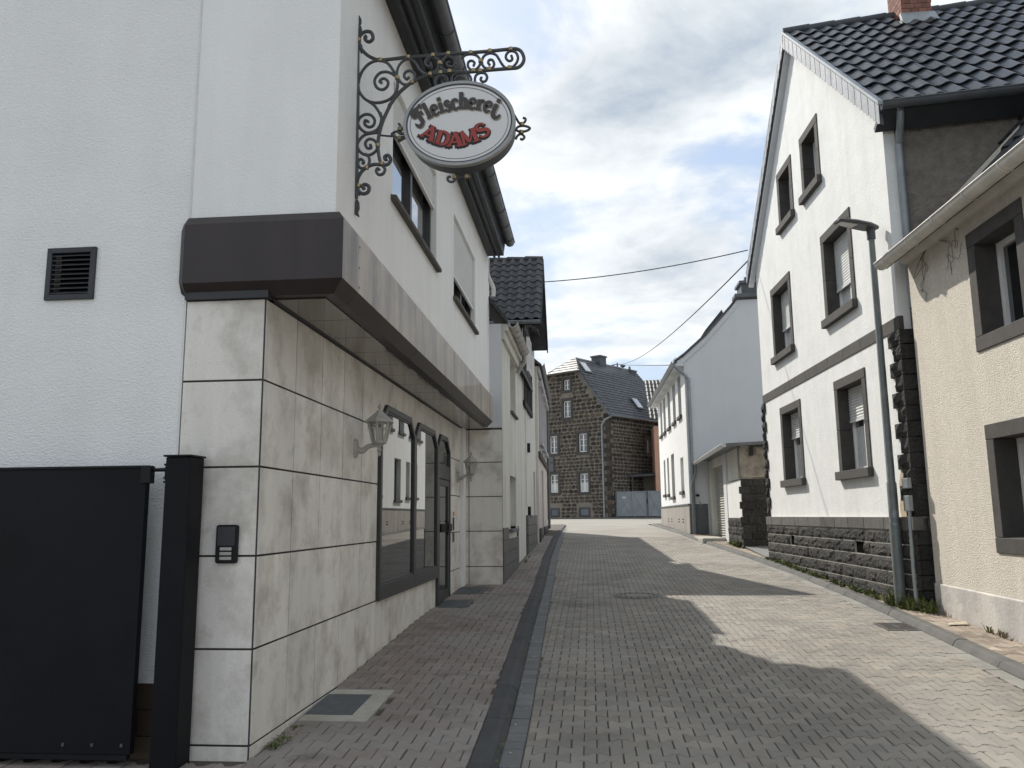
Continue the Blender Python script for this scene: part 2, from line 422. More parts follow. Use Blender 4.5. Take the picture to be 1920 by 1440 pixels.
def paver_outline(L, D, amp):
    h = L/2-.0016; d = D/2+.0004; P = []
    # front (towards -y) and back edges wave: deep at the ends, narrow at the waist
    pr = [(-h, d+amp), (-h*.72, d+amp), (-h*.28, d-amp), (h*.28, d-amp), (h*.72, d+amp), (h, d+amp)]
    P = [(x, -y) for x, y in pr]+[(x, y) for x, y in reversed(pr)]
    return P
def add_paver(mb, P, zf, cx=0, cy=0, j=0.):
    """bevelled stone: top face, chamfer, sides"""
    mx = sum(p[0] for p in P)/len(P); my = sum(p[1] for p in P)/len(P)
    def ins(e): 
        out = []
        for x, y in P:
            dx, dy = x-mx, y-my; l = math.hypot(dx, dy) or 1
            out.append((x-dx/l*e, y-dy/l*e))
        return out
    A, B = ins(.0026), ins(.0075); n = len(P); i = len(mb.v)
    for Q, dz in ((B, 0), (A, -.004), (A, -.030)):
        for x, y in Q: mb.v.append(Vector((cx+x, cy+y, zf(cy+y)+dz+j)))
    mb.f.append(tuple(range(i, i+n)))
    for r in (0, 1):
        for k in range(n): mb.f.append((i+r*n+k, i+(r+1)*n+k, i+(r+1)*n+(k+1) % n, i+r*n+(k+1) % n))
def pave(parent, name, mt, L, D, y0, y1, xl, xr, zf, near_y, limit=300, amp=.16, skip=None, ang=0.):
    O = paver_outline(L, D, D*amp); me_mb = MB(); add_paver(me_mb, O, lambda y: 0.)
    me = mesh_of(me_mb, name, mt)
    stuff = MB(); cand = []; j = 0; y = y0
    while y < y1:
        off = (L/2 if j % 2 else 0); a, b = xl(y), xr(y); k0 = math.floor((a-off)/L)-1; x = k0*L+off
        while x < b+L:
            if not (skip and skip(x, y)):
                lo, hi = x-L/2, x+L/2
                if hi > a and lo < b:
                    if lo >= a and hi <= b: cand.append((x, y))
                    else:
                        P = [(px+x, py+y) for px, py in O]
                        P = clip_poly(P, lambda q: q[0]-a); P = clip_poly(P, lambda q: b-q[0]) if P else P
                        if len(P) >= 3 and max(p[0] for p in P)-min(p[0] for p in P) > .025:
                            add_paver(stuff, P, zf, j=R_.uniform(-.002, .002))
            x += L
        y += D; j += 1
    vis = [c for c in cand if c[1] >= near_y]; vis.sort(key=lambda c: c[1]); chosen = set(vis[:limit])
    for x, y in cand:
        dz = R_.uniform(-.0016, .0016)+.003*math.sin(x*2.1+.7*y)*math.sin(.9*y+1.3*x)
        if (x, y) in chosen:
            sl = math.atan((zf(y+.1)-zf(y-.1))/.2)
            rot = Matrix.Rotation(R_.uniform(-.014, .014), 3, 'Z') @ Matrix.Rotation(sl+R_.uniform(-.008, .008), 3, 'X') @ Matrix.Rotation(R_.uniform(-.008, .008), 3, 'Y')
            inst(name, me, parent, (x+R_.uniform(-.002, .002), y+R_.uniform(-.0015, .0015), zf(y)+dz), rot)
        else:
            tl = R_.uniform(-.008, .008); 
            ca_, sa_ = math.cos(tl*1.6), math.sin(tl*1.6); jx_, jy_ = R_.uniform(-.002, .002), R_.uniform(-.0015, .0015)
            add_paver(stuff, [(px*ca_-py*sa_+x+jx_, px*sa_+py*ca_+y+jy_) for px, py in O], lambda yy: zf(yy)+tl*(yy-y), j=dz)
    o = stuff.build(name+'_field', mt, parent); o['kind'] = 'stuff'
zroad = lambda y: g(y)-RD; zpath = lambda y: g(y)
GW = .125     # gutter row width
pave(road, 'paver', 'paver_road', .152, .128, -2.0, FAR, lambda y: kl(y)+.155+GW, lambda y: kr(y)-.135, zroad, 4.55)
grates = [(-1.95+.02, -1.45, 5.55, 6.05)]
# light-well grate frames placed from the photograph's ground points
q = [ong(571, 1341), ong(613, 1302), ong(696, 1302.5), ong(663, 1342)]
GR1 = (-1.93, (q[2].x+q[3].x)/2, (q[0].y+q[3].y)/2, (q[1].y+q[2].y)/2)
GR2 = (-1.90, ong(878, 1129).x, ong(830, 1138).y, ong(860, 1126).y)
GR3 = (-1.90, ong(905, 1106).x, ong(865, 1113).y, ong(880, 1101.5).y)
def in_gr(x, y, e=.12):
    return any(a-e < x < b+e and c-e < y < d+e for a, b, c, d in (GR1,)) or any(a-.06 < x < b+.06 and c-.05 < y < d+.05 for a, b, c, d in (GR2, GR3))
fac = lambda y: -8.0 if y < 4.70 else (-1.95 if y < 12.65 else -1.345)
pave(pave_l, 'paver', 'paver_red', .168, .140, 3.2, FAR, fac, lambda y: kl(y)-.005, zpath, 4.4, skip=in_gr)
wallx = lambda y: 3.86 if y < 9.9 else (3.72-.0377*(y-9.75)+.0 if y < 16.6 else (5.2 if y < 18.9 else (3.33 if y < 20.95 else (3.42 if y < 24 else 2.78))))
pave(pave_r, 'paver', 'paver_right', .19, .145, 3.2, FAR, lambda y: kr(y)+.145, wallx, zpath, 6.5)

sheet('yard', [-14, -8, -4, 0, 1.6, 3.1], lambda y: -9, lambda y: kl(y)-.01, lambda y: g(y)+.001, 'paver_right'); sheet('verge_paving', [-14, -8, -4, 0, 1.6, 3.1], lambda y: kr(y)+.15, lambda y: 9, lambda y: g(y)+.001, 'paver_right')  # unseen pale paving behind the camera, added to bounce sun onto the walls
# kerbs and gutter rows, stone by stone
def strip_stones(parent, name, mt, x0f, prof, y0, y1, L, gap, jit=.0):
    y = y0
    while y < y1:
        l = L*(1+R_.uniform(-jit, jit)); a, b = y+gap/2, y+l-gap/2
        dz = R_.uniform(-.002, .002); dx = R_.uniform(-.002, .002)
        A = [(x0f(a)+o+dx, a, g(a)+z+dz) for o, z in prof]; B = [(x0f(b)+o+dx, b, g(b)+z+dz) for o, z in prof]
        MB().prism(A, B).build(name, mt, parent, bevel=.004); y += l
kerb_l = sheet('kerb_left', yr+yf[1:], lambda y: kl(y)+.02, lambda y: kl(y)+.13, lambda y: g(y)-.10, 'joint_road')
strip_stones(kerb_l, 'kerb_stone', 'kerb', kl, [(0, .002), (.085, .004), (.118, -.008), (.150, -.052), (.150, -.12), (0, -.12)], 3.0, 33.5, .88, .007, .03)
gut_l = sheet('gutter_left', yr+yf[1:], lambda y: kl(y)+.15, lambda y: kl(y)+.15+GW, lambda y: g(y)-RD-.008, 'joint_road')
strip_stones(gut_l, 'gutter_stone', 'gutter_stone', lambda y: kl(y)+.153, [(0, -RD), (GW-.005, -RD-.003), (GW-.005, -.11), (0, -.11)], 3.0, 30, .155, .007, .02)
kerb_r = sheet('kerb_right', yr+yf[1:], lambda y: kr(y)+.01, lambda y: kr(y)+.13, lambda y: g(y)-.10, 'joint_road')
strip_stones(kerb_r, 'kerb_stone', 'kerb_right', lambda y: kr(y), [(0, -.052), (.03, -.008), (.062, .004), (.142, .002), (.142, -.12), (0, -.12)], 3.0, 33.5, .88, .007, .03)
gut_r = sheet('gutter_right', yr+yf[1:], lambda y: kr(y)-.13, lambda y: kr(y), lambda y: g(y)-RD-.008, 'joint_road')
strip_stones(gut_r, 'gutter_stone', 'gutter_right', lambda y: kr(y)-.132, [(0, -RD-.003), (.129, -RD), (.129, -.11), (0, -.11)], 4.0, 30, .3, .006, .02)
far_kerb = MB()
for a, b in ((-14, 16),):
    far_kerb.box((a, 58.35, -.3), (b, 58.5, -.10))
struct(far_kerb, 'far_kerb', 'kerb_right', bevel=.01)
struct(MB().poly([(-14, 58.5, -.115), (16, 58.5, -.115), (16, 75, -.115), (-14, 75, -.115)]), 'far_pavement', 'concrete')

# ================================================================== WINDOW BUILDER
def window(root, fr, s0, s1, z0, z1, dep=.14, fw=.045, fm='frame_white', cols=1, rows=(), pm='glass', shutter=None, shm='shutter', sill=None, surround=None, sm='surround', name='window', slat=.045, curtain=False, lab=None, mull=.05):
    fo = MB(); a, b = -dep-.06, -dep
    fo.ring(fr, [(s0, z0), (s1, z0), (s1, z1), (s0, z1)], [(s0+fw, z0+fw), (s1-fw, z0+fw), (s1-fw, z1-fw), (s0+fw, z1-fw)], a, b)
    xs = [s0+fw+(s1-s0-2*fw)*k/cols for k in range(cols+1)]
    for k in range(1, cols): fo.fb(fr, xs[k]-mull/2, xs[k]+mull/2, z0+fw, z1-fw, a+.002, b+.004)
    for r in rows:
        zr = z0+(z1-z0)*r; fo.fb(fr, s0+fw, s1-fw, zr-.013, zr+.013, a+.006, b-.004)
    w = fo.build(name, fm, root, bevel=.003, label=lab)
    for k in range(cols):
        MB().fb(fr, xs[k]+(mull/2 if k else 0), xs[k+1]-(mull/2 if k < cols-1 else 0), z0+fw, z1-fw, a+.012, a+.020).build('pane', pm, w)
    if curtain:
        c = MB(); n = 14; zc0, zc1 = z0+fw, z0+(z1-z0)*.52
        for k in range(n):
            x0 = s0+fw+(s1-s0-2*fw)*k/n; x1 = s0+fw+(s1-s0-2*fw)*(k+1)/n; o = a+.0245+.004*(k % 2); o2 = a+.0245+.004*((k+1) % 2)
            c.poly([fr.p(x0, zc0, o), fr.p(x1, zc0, o2), fr.p(x1, zc1, o2), fr.p(x0, zc1, o)])
        c.build('curtain', 'curtain', w)
    if shutter is not None:
        sh = MB(); z = z1; o0, o1 = b+.012, b+.03
        while z-slat > shutter:
            P = [(o0, z), (o1-.006, z-.003), (o1, z-slat*.5), (o1-.006, z-slat+.004), (o0, z-slat+.001)]
            sh.prism([fr.p(s0+.006, zz_, oo) for oo, zz_ in P], [fr.p(s1-.006, zz_, oo) for oo, zz_ in P]); z -= slat
        sh.fb(fr, s0+.006, s1-.006, z-.035, z-.001, o0-.003, o1+.006)
        o = sh.build('roller_shutter', shm, w)
    if surround:
        wj, proud, split = surround
        MB().fb(fr, s0-wj, s1+wj, z1, z1+wj, -dep, proud+.003).build('lintel', sm, w, bevel=.006)
        for x0, x1 in ((s0-wj, s0), (s1, s1+wj)):
            zz0 = z0; cuts = [z0]+[z0+(z1-z0)*k/split for k in range(1, split)]+[z1]
            for k in range(split): MB().fb(fr, x0, x1, cuts[k]+(.002 if k else 0), cuts[k+1]-.002, -dep, proud).build('jamb', sm, w, bevel=.005)
    if sill:
        e, h, proud, smt = sill
        q0, q1 = s0-e, s1+e
        MB().prism([fr.p(q0, z0-h, -dep), fr.p(q0, z0-h, proud), fr.p(q0, z0-.004, proud), fr.p(q0, z0+.012, -dep)],
                   [fr.p(q1, z0-h, -dep), fr.p(q1, z0-h, proud), fr.p(q1, z0-.004, proud), fr.p(q1, z0+.012, -dep)]).build('sill', smt, w, bevel=.006)
    return w
def backing(root, fr, s0, s1, z0, z1, o):     # black sheet just behind an opening, its colour stands for an unlit interior
    return MB().fb(fr, s0, s1, z0, z1, o-.02, o).build('dark_backing', 'deep_shade', root)

# ================================================================== BUTCHER'S SHOP (left)
FA = Fr((-1.95, 0), (0, 1), (1, 0))      # tiled shop front, s = y
FU = Fr((-1.53, 0), (0, 1), (1, 0))      # upper storey, s = y
FS = Fr((0, 4.76), (1, 0), (0, -1))      # short end towards the yard, s = x
FB_ = Fr((0, 12.65), (1, 0), (0, -1))    # return wall at the far end, s = x
shop = thing('butcher_shop', 'white rendered shop with grey stone tiled front and dark metal canopy', 'shop', (-4, 8, g(8)))
W1 = (6.2, 8.12, 2.55, 3.56); W2 = (9.22, 11.02, 2.53, 3.56)
wb = MB(); wb.wall(FU, 4.76, 12.66, 1.36, 4.12, [W1, W2], -.3, 0)
gcl = [lambda q: 4.15+.62*(-1.53-q[0])-q[1], lambda q: 4.15+.62*(q[0]+10.4)-q[1]]
wb.wall(FS, -2.462, -1.83, 1.36, 7.2, [], -.28, 0, gcl)
wb.build('wall', 'render_white', shop)
WV = (-3.385, -3.085, 1.385, 1.70)
yw = MB().wall(FS, -10.4, -2.468, -.93, 7.2, [WV], -.3, -.006, gcl)
yw.wall(Fr((0, 12.64), (1, 0), (0, 1)), -10.4, -1.9, -1.6, 7.2, [], -.25, 0, gcl)
yw.fb(Fr((-10.4, 0), (0, 1), (-1, 0)), 4.8, 12.6, -1.9, 4.1, -.25, 0)
yw.build('yard_wall', 'render_yard', shop)
MB().fb(FS, -10.3, -2.43, -1.9, -.93, -.2, -.02).build('base_wall', 'joint', shop)
for r_ in range(3):
    for k in range(10):
        x0 = -2.5-.25*(k+1)+(.12 if r_ % 2 else 0)
        MB().fb(FS, x0+.003, x0+.247, -.93-.145*(r_+1)+.003, -.93-.145*r_-.003, -.02, -.008).build('base_tile', 'brown_tile', shop)
# ground-floor backing behind tiles, with openings
cb = MB().wall(FA, 5.05, 12.64, -1.7, 1.35, [(7.56, 10.36, -.70, .86), (10.44, 11.28, -1.25, .86)], -.28, -.006)
cb.wall(FS, -2.46, -1.962, -1.9, 1.36, [], -.285, -.006)
cb.wall(FB_, -1.97, -1.34, -1.6, 1.36, [], -.2, -.006)
cb.build('tile_backing', 'joint', shop)
ZR = [1.338, .832, .309, -.211, -.737, -1.263, -1.9]
def clad(fr, cols, holes=(), low=None):
    for a, b in zip(cols[:-1], cols[1:]):
        for i in range(6):
            z1, z0 = ZR[i], ZR[i+1]; j = .006
            pieces = [(a+j, b-j, z0+j, z1-j)]
            for h in holes:
                nx = []
                for (s0, s1, q0, q1) in pieces:
                    if s1 <= h[0] or s0 >= h[1] or q1 <= h[2] or q0 >= h[3]: nx.append((s0, s1, q0, q1)); continue
                    if s0 < h[0]: nx.append((s0, h[0], q0, q1))
                    if s1 > h[1]: nx.append((h[1], s1, q0, q1))
                    c, d = max(s0, h[0]), min(s1, h[1])
                    if q0 < h[2]: nx.append((c, d, q0, h[2]))
                    if q1 > h[3]: nx.append((c, d, h[3], q1))
                pieces = nx
            for s0, s1, q0, q1 in pieces:
                if s1-s0 > .015 and q1-q0 > .015:
                    e = R_.uniform(-.0012, .0012)
                    MB().fb(fr, s0, s1, q0, q1, -.006, e+.001).build('cladding_tile', 'clad', shop, bevel=.002)
clad(FA, [4.766]+[4.766+.546*k for k in range(1, 15)]+[12.645], [(7.56, 10.36, -.70, .86), (10.44, 11.28, -1.9, .86)])
clad(FS, [-2.462, -1.955]); clad(FB_, [-1.945, -1.857, -1.337])
MB().box((-1.965, 4.765, -1.9+0), (-1.955, 4.775, 1.338)).build('corner_strip', 'fascia_dark', shop)
# dark trim over the tiles
MB().fb(FA, 4.80, 12.62, 1.338, 1.40, -.1, .03).build('trim', 'fascia_dark', shop)
MB().fb(FS, -2.46, -1.93, 1.338, 1.40, -.1, .03).build('trim', 'fascia_dark', shop)
MB().fb(FB_, -1.95, -1.52, 1.335, 1.372, -.1, .012).build('trim', 'fascia_dark', shop)
# canopy with chamfered edges, panel by panel
can = MB().fb(FU, 4.70, 12.55, 1.43, 1.80, -.05, .035).fb(FS, -2.45, -1.5, 1.43, 1.80, -.05, .035).build('canopy', 'canopy', shop)
PR = [(0, 1.862), (.035, 1.862), (.075, 1.805), (.075, 1.43), (.0, 1.352), (-.06, 1.352)]
def sweep(stations): 
    mb = MB()
    for A, B in zip(stations[:-1], stations[1:]): mb.prism(A, B)
    return mb
xs_ = lambda x, k=1.: [(x, 4.76-o*k, z if k == 1. else 1.6+(z-1.6)*.86) for o, z in PR]
ys_ = lambda y, k=1.: [(-1.53+o*k, y, z if k == 1. else 1.6+(z-1.6)*.80) for o, z in PR]
corner = [(-1.53+o, 4.76-o, z) for o, z in PR]
PRF = [(0, 1.862), (.035, 1.862), (.075, 1.805), (.075, 1.43), (.0, 1.43)]; PRB = [(.0748, 1.4292), (.0, 1.352), (-.06, 1.352), (-.06, 1.4292)]
sweep([xs_(-2.50, .5), xs_(-2.46), corner]).build('fascia_panel', 'canopy', can)
yf_ = lambda y: [(-1.53+o, y, z) for o, z in PRF]; yb_ = lambda y: [(-1.53+o, y, z) for o, z in PRB]
cf_ = [(-1.53+o, 4.76-o, z) for o, z in PRF]; cb2_ = [(-1.53+o, 4.76-o, z) for o, z in PRB]
cuts = [5.02, 6.9, 8.8, 10.6, 12.40]
sweep([cf_, yf_(cuts[0]-.002)]).build('fascia_panel', 'canopy_sheen', can); sweep([cb2_, yb_(cuts[0]-.002)]).build('lower_chamfer', 'canopy', can)
for i in range(len(cuts)-1):
    sweep([yf_(cuts[i]+.002), yf_(cuts[i+1]-.002)]).build('fascia_panel', 'canopy_sheen', can); sweep([yb_(cuts[i]+.002), yb_(cuts[i+1]-.002)]).build('lower_chamfer', 'canopy', can)
sweep([ys_(12.402), ys_(12.55, .35)]).build('fascia_panel', 'canopy', can)
for z in (1.47, 1.60, 1.74): MB().tube([(-1.4552, 5.05, z), (-1.450, 5.05, z)], .008, 8).build('rivet', 'zinc', can)
y = 4.83
while y < 12.5:
    y2 = min(y+.56, 12.56); MB().box((-1.93, y+.003, 1.343), (-1.60, y2-.003, 1.356)).build('soffit_panel', 'soffit', can); y = y2
# upper windows
for i, (w, shz) in enumerate(((W1, 3.2), (W2, 2.84))):
    ww = window(shop, FU, *w, dep=.06, fm='frame_dark', cols=2, pm='sky_glass', shutter=shz, sill=(.05, .045, .05, 'basalt_smooth'), slat=.05, mull=.07)
    backing(shop, FU, w[0]-.05, w[1]+.05, w[2]-.05, w[3]+.05, -.24)
# eave, gutter, roof
ev = MB().fb(FU, 4.55, 12.46, 4.06, 4.10, -.02, .26).build('eave_soffit', 'fascia_dark', shop)
for o, z0, z1 in ((.10, 4.02, 4.058), (.17, 4.03, 4.058)): MB().fb(FU, 4.55, 12.46, z0, z1, o, o+.03).build('eave_board', 'fascia_dark', shop)
for k in range(4): MB().fb(FU, 4.55, 12.46, 4.09+k*.04, 4.128+k*.04, .235+k*.004, .262+k*.006).build('eave_board', 'fascia_dark', shop)
gm = MB().halfpipe(FU.p(4.45, 4.285, .355), FU.p(12.50, 4.285, .355), .072, 10)
gt = gm.build('gutter', 'zinc_dark', shop, smooth=True)
for k in range(13): 
    yk = 4.8+k*.62
    arc = [FU.p(yk, 4.285-.076*math.sin(a), .355+.076*math.cos(a)) for a in [math.pi*t/10 for t in range(11)]]
    MB().tube(arc, .006, 5).build('gutter_bracket', 'zinc_dark', gt)
def roof_slab(P, th, name, mt, root):      # P: 4 corners, thickness downward
    return MB().prism([Vector(p)-Vector((0, 0, th)) for p in P], P).build(name, mt, root)
roof_slab([(-1.20, 4.45, 4.31), (-1.20, 12.46, 4.31), (-5.97, 12.46, 7.3), (-5.97, 4.45, 7.3)], .09, 'roof', 'slate', shop)
roof_slab([(-10.9, 12.46, 4.2), (-10.9, 4.45, 4.2), (-5.97, 4.45, 7.3), (-5.97, 12.46, 7.3)], .09, 'roof', 'slate', shop)
# swan-neck downpipe at the far end
pp = [ony(914, 486, 12.58), ony(914, 512, 12.58), ony(920, 528, 12.58), ony(925, 540, 12.58), ony(925, 556, 12.58)]
MB().tube(cr(pp, 6), .033, 10).build('downpipe', 'plastic_white', shop, smooth=True)
# shop window and door with pointed tops
def bay(a, b, z0, spring=.885, top=1.075, ins=.235): return [(a, z0), (b, z0), (b, spring), (b-ins, top), (a+ins, top), (a, spring)]
def inset(P, e, eb=None):
    a, b = P[0][0], P[1][0]; z0 = P[0][1]; k = e*.55
    return [(a+e, z0+(eb or e)), (b-e, z0+(eb or e)), (b-e, P[2][1]-.02), (P[3][0]-k, P[3][1]-e), (P[4][0]+k, P[4][1]-e), (a+e, P[5][1]-.02)]
def fill(fr, P, o, mb=None): return (mb or MB()).prism([fr.p(*q, o-.008) for q in P], [fr.p(*q, o) for q in P])
sw = MB()
B1, B2, B3 = bay(7.50, 9.02, -.74), bay(9.02, 10.40, -.74), bay(10.40, 11.33, -1.12, ins=.225)
for B, eb in ((B1, .14), (B2, .14)): sw.ring(FA, B, inset(B, .06, eb), -.03, .035)
swo = sw.build('shop_window', 'frame_dark', shop, bevel=.004)
for B in (B1, B2): fill(FA, inset(B, .055, .135), .012).build('pane', 'glass_shop', swo)
for B in (B1, B2):
    r1, r2 = inset(B, .058, .138), inset(B, .078, .158)
    MB().ring(FA, r1, r2, .010, .024).build('glazing_bead', 'frame_dark', swo)
dr = MB().ring(FA, B3, inset(B3, .065, .02), -.03, .035)
dr.fb(FA, 10.45, 11.28, .50, .68, -.02, .030)
do = dr.build('shop_door', 'frame_dark', shop, bevel=.004)
up = inset(B3, .06); up = [(up[0][0], .67), (up[1][0], .67)]+up[2:]
fill(FA, up, .010).build('pane', 'glass_shop', do)
lf = MB().ring(FA, [(10.475, -1.08), (11.255, -1.08), (11.255, .492), (10.475, .492)], [(10.555, -.93), (11.175, -.93), (11.175, .41), (10.555, .41)], -.025, .026)
lf.build('door_leaf', 'frame_dark', do, bevel=.004)
MB().fb(FA, 10.55, 11.18, -.935, .415, -.01, .006).build('pane', 'glass_shop', do)
hd = MB().fb(FA, 10.60, 11.40, -.19, -.085, .030, .042)
c0 = FA.p(10.86, -.135, .075)
hd.tube([c0+Vector((0, .055*math.cos(a), .085*math.sin(a))) for a in [2*math.pi*k/18 for k in range(19)]], .010, 6)
hd.tube([FA.p(10.86, -.05, .03), FA.p(10.86, -.05, .08)], .009, 6)
hd.build('door_handle', 'metal_black', do)
# notices beside the door
for (z0, z1, s0, s1, mt_, nm) in ((.02, .08, 11.70, 11.82, 'sticker_orange', 'sticker'), (-.18, 0., 11.68, 11.80, 'ink_dark', 'notice'), (-.34, -.20, 11.68, 11.80, 'ink_brown', 'notice'), (-.52, -.36, 11.68, 11.80, 'sticker', 'notice')):
    MB().fb(FA, s0, s1, z0, z1, .001, .008).build(nm, mt_, shop)
# ventilation grille in the yard wall
vg = MB().ring(FS, [(WV[0]-.012, WV[2]-.012), (WV[1]+.012, WV[2]-.012), (WV[1]+.012, WV[3]+.012), (WV[0]-.012, WV[3]+.012)], [(WV[0]+.022, WV[2]+.022), (WV[1]-.022, WV[2]+.022), (WV[1]-.022, WV[3]-.022), (WV[0]+.022, WV[3]-.022)], -.03, .012).build('vent_grille', 'fascia_dark', shop, bevel=.002)
for k in range(9):
    z = WV[2]+.028+k*.0305
    MB().prism([FS.p(WV[0]+.02, z+.022, -.03), FS.p(WV[0]+.02, z+.026, -.03), FS.p(WV[0]+.02, z+.005, .006), FS.p(WV[0]+.02, z, .006)],
               [FS.p(WV[1]-.02, z+.022, -.03), FS.p(WV[1]-.02, z+.026, -.03), FS.p(WV[1]-.02, z+.005, .006), FS.p(WV[1]-.02, z, .006)]).build('louvre_slat', 'fascia_dark', vg)
backing(shop, FS, WV[0]-.03, WV[1]+.03, WV[2]-.03, WV[3]+.03, -.12)
# expansion strip between yard wall and shop end
MB().fb(FS, -2.474, -2.462, -1.9, 7, -.1, .004).build('movement_joint', 'plastic_white', shop)

# ---- wall lanterns
def lantern(s, z, label, k=1.):
    L = thing('wall_lantern', label, 'wall lamp', (-1.95, s, z), 'lanterns on the shop front')
    c = (-1.95+.21*k, s, z)
    pl = MB(); P = [(math.cos(a)*.045*k, math.sin(a)*.085*k) for a in [2*math.pi*i/14 for i in range(14)]]
    pl.prism([FA.p(s+a, z+b, .002) for a, b in P], [FA.p(s+a*.8, z+b*.85, .028*k) for a, b in P]); pl.build('wall_plate', 'lantern', L, smooth=True)
    arm = [FA.p(s, z-.01*k, .02), FA.p(s, z-.02*k, .07*k), FA.p(s, z+.015*k, .12*k), FA.p(s, z+.03*k, .21*k)]
    MB().tube(cr(arm, 6), [.03*k-.0008*i for i in range(19)], 8).build('arm', 'lantern', L, smooth=True)
    MB().lathe(c, [(.004, -.07*k), (.016*k, -.055*k), (.008*k, -.04*k), (.022*k, -.02*k), (.012*k, 0), (.03*k, .025*k), (.062*k, .04*k), (.062*k, .052*k)], 12).build('finial', 'lantern', L, smooth=True)
    hexa = lambda r, zz: [Vector((c[0]+r*math.cos(a), c[1]+r*math.sin(a), c[2]+zz)) for a in [math.pi/6+math.pi/3*i for i in range(6)]]
    b0, b1 = hexa(.058*k, .05*k), hexa(.098*k, .215*k)
    cage = MB()
    for i in range(6):
        cage.tube([b0[i], b1[i]], .010*k, 6); cage.tube([b1[i], b1[(i+1) % 6]], .009*k, 6); cage.tube([b0[i], b0[(i+1) % 6]], .008*k, 6)
        m0 = b0[i].lerp(b1[i], .68); m1 = b0[(i+1) % 6].lerp(b1[(i+1) % 6], .68); cage.tube([m0, m1], .004*k, 5)
        q0 = b0[i].lerp(b0[(i+1) % 6], .5); q1 = b1[i].lerp(b1[(i+1) % 6], .5); cage.tube([q0, q1], .003*k, 5)
    cage.build('cage', 'lantern', L)
    for i in range(6): MB().poly([b0[i], b0[(i+1) % 6], b1[(i+1) % 6], b1[i]]).build('pane', 'glass_clear', L)
    MB().lathe((c[0], c[1], c[2]), [(.022*k, .05*k), (.026*k, .075*k), (.012*k, .08*k), (.02*k, .12*k), (.02*k, .15*k), (.008*k, .17*k)], 10).build('bulb', 'lens', L, smooth=True)
    rf = MB(); A = hexa(.128*k, .213*k); B = hexa(.118*k, .228*k); C = hexa(.05*k, .285*k); Dd = hexa(.02*k, .315*k)
    for X, Y in ((A, B), (B, C), (C, Dd)): rf.prism(X, Y)
    rf.build('lamp_roof', 'lantern', L)
    MB().lathe((c[0], c[1], c[2]+.31*k), [(.018*k, 0), (.008*k, .012*k), (.018*k, .03*k), (.014*k, .045*k), (.004*k, .06*k), (.002*k, .085*k)], 10).build('finial', 'lantern', L, smooth=True)
lantern(6.73, .575, 'pale metal lantern on the tiled wall beside the tall shop window')
lantern(12.08, .585, 'pale metal lantern on the tiled wall past the shop door')
# ---- intercom
it = thing('intercom', 'black door intercom with three name buttons on the tiled wall', 'intercom', (-2.124, 4.75, -.25))
ip = [( -2.124+.066*sx*(1 if abs(sx) < 1 else 1), 0) for sx in (-1, 1)]
def rrect(x0, x1, z0, z1, r, n=4):
    P = []
    for cx_, cz, a0 in ((x1-r, z1-r, 0), (x0+r, z1-r, 90), (x0+r, z0+r, 180), (x1-r, z0+r, 270)):
        for k in range(n+1): a = math.radians(a0+90*k/n); P.append((cx_+r*math.cos(a), cz+r*math.sin(a)))
    return P
P = rrect(-2.190, -2.060, -.252, -.030, .016); MB().prism([FS.p(*q_, .002) for q_ in P], [FS.p(*q_, .030) for q_ in P]).build('body', 'metal_black', it, bevel=.004)
P = rrect(-2.178, -2.072, -.150, -.042, .008); MB().prism([FS.p(*q_, .029) for q_ in P], [FS.p(*q_, .034) for q_ in P]).build('speaker', 'fascia_dark', it)
for k in range(3):
    MB().fb(FS, -2.160, -2.090, -.178-.027*k, -.160-.027*k, .029, .037).build('button', 'lantern', it, bevel=.002)

# ---- black sliding gate and its post
PG = 4.58
gq = [ony(0, 882, PG), ony(273, 877, PG), ony(244, 1416, PG)]
FG = Fr((0, PG), (1, 0), (0, -1))
gx1 = (ony(262, 1100, PG)).x; gz1 = gq[1].z; gz0 = gq[2].z
gate = thing('sliding_gate', 'black sheet metal sliding gate beside its post', 'gate', (gx1-1.2, PG, g(PG)))
for a, b in ((gx1-3.4, gx1-2.15), (gx1-2.146, gx1-.965), (gx1-.961, gx1)):
    MB().fb(FG, a, b, gz0, gz1, -.045, 0).build('panel', 'gate_black', gate, bevel=.003)
MB().fb(FG, gx1-3.4, gx1+.012, gz1+.001, gz1+.014, -.05, .006).build('top_rail', 'metal_black', gate)
MB().fb(FG, gx1-3.4, gx1-.02, gz0-.03, gz0-.002, -.04, -.004).build('bottom_rail', 'metal_black', gate)
for k in range(3): MB().lathe(FG.p(gx1-.05-.17*k, gz0+.05, .002), [(.008, -.008), (.008, .008)], 8).build('bolt', 'zinc_dark', gate)
MB().fb(FG, gx1-.03, gx1+.03, gz1-.09, gz1+.01, -.04, .012).build('lock_case', 'metal_black', gate, bevel=.004)
MB().tube([FG.p(gx1+.02, gz1-.012, -.02), FG.p(ony(322, 884, PG).x, gz1-.012, -.02)], .011, 8).build('locking_rod', 'metal_black', gate)
px0, px1 = ony(316, 1100, PG+.05).x-.02, ony(352, 1100, PG+.05).x
post = thing('gate_post', 'black square steel gate post at the tiled corner of the shop', 'post', (px0, PG, g(PG)))
pz1 = ony(345, 857, PG).z
xa, xb = ony(300, 1143, PG).x, ony(348, 1143, PG).x
MB().box((xa, PG-.03, g(PG)-.05), (xb, PG+.14, pz1)).build('post', 'gate_black', post, bevel=.006)
MB().box((xa-.012, PG-.04, pz1+.001), (xb+.008, PG+.15, pz1+.012)).build('cap', 'metal_black', post, bevel=.003)
MB().box((xa-.03, PG+.02, pz1-.13), (xa-.001, PG+.07, pz1-.05)).build('catch', 'metal_black', post, bevel=.003)
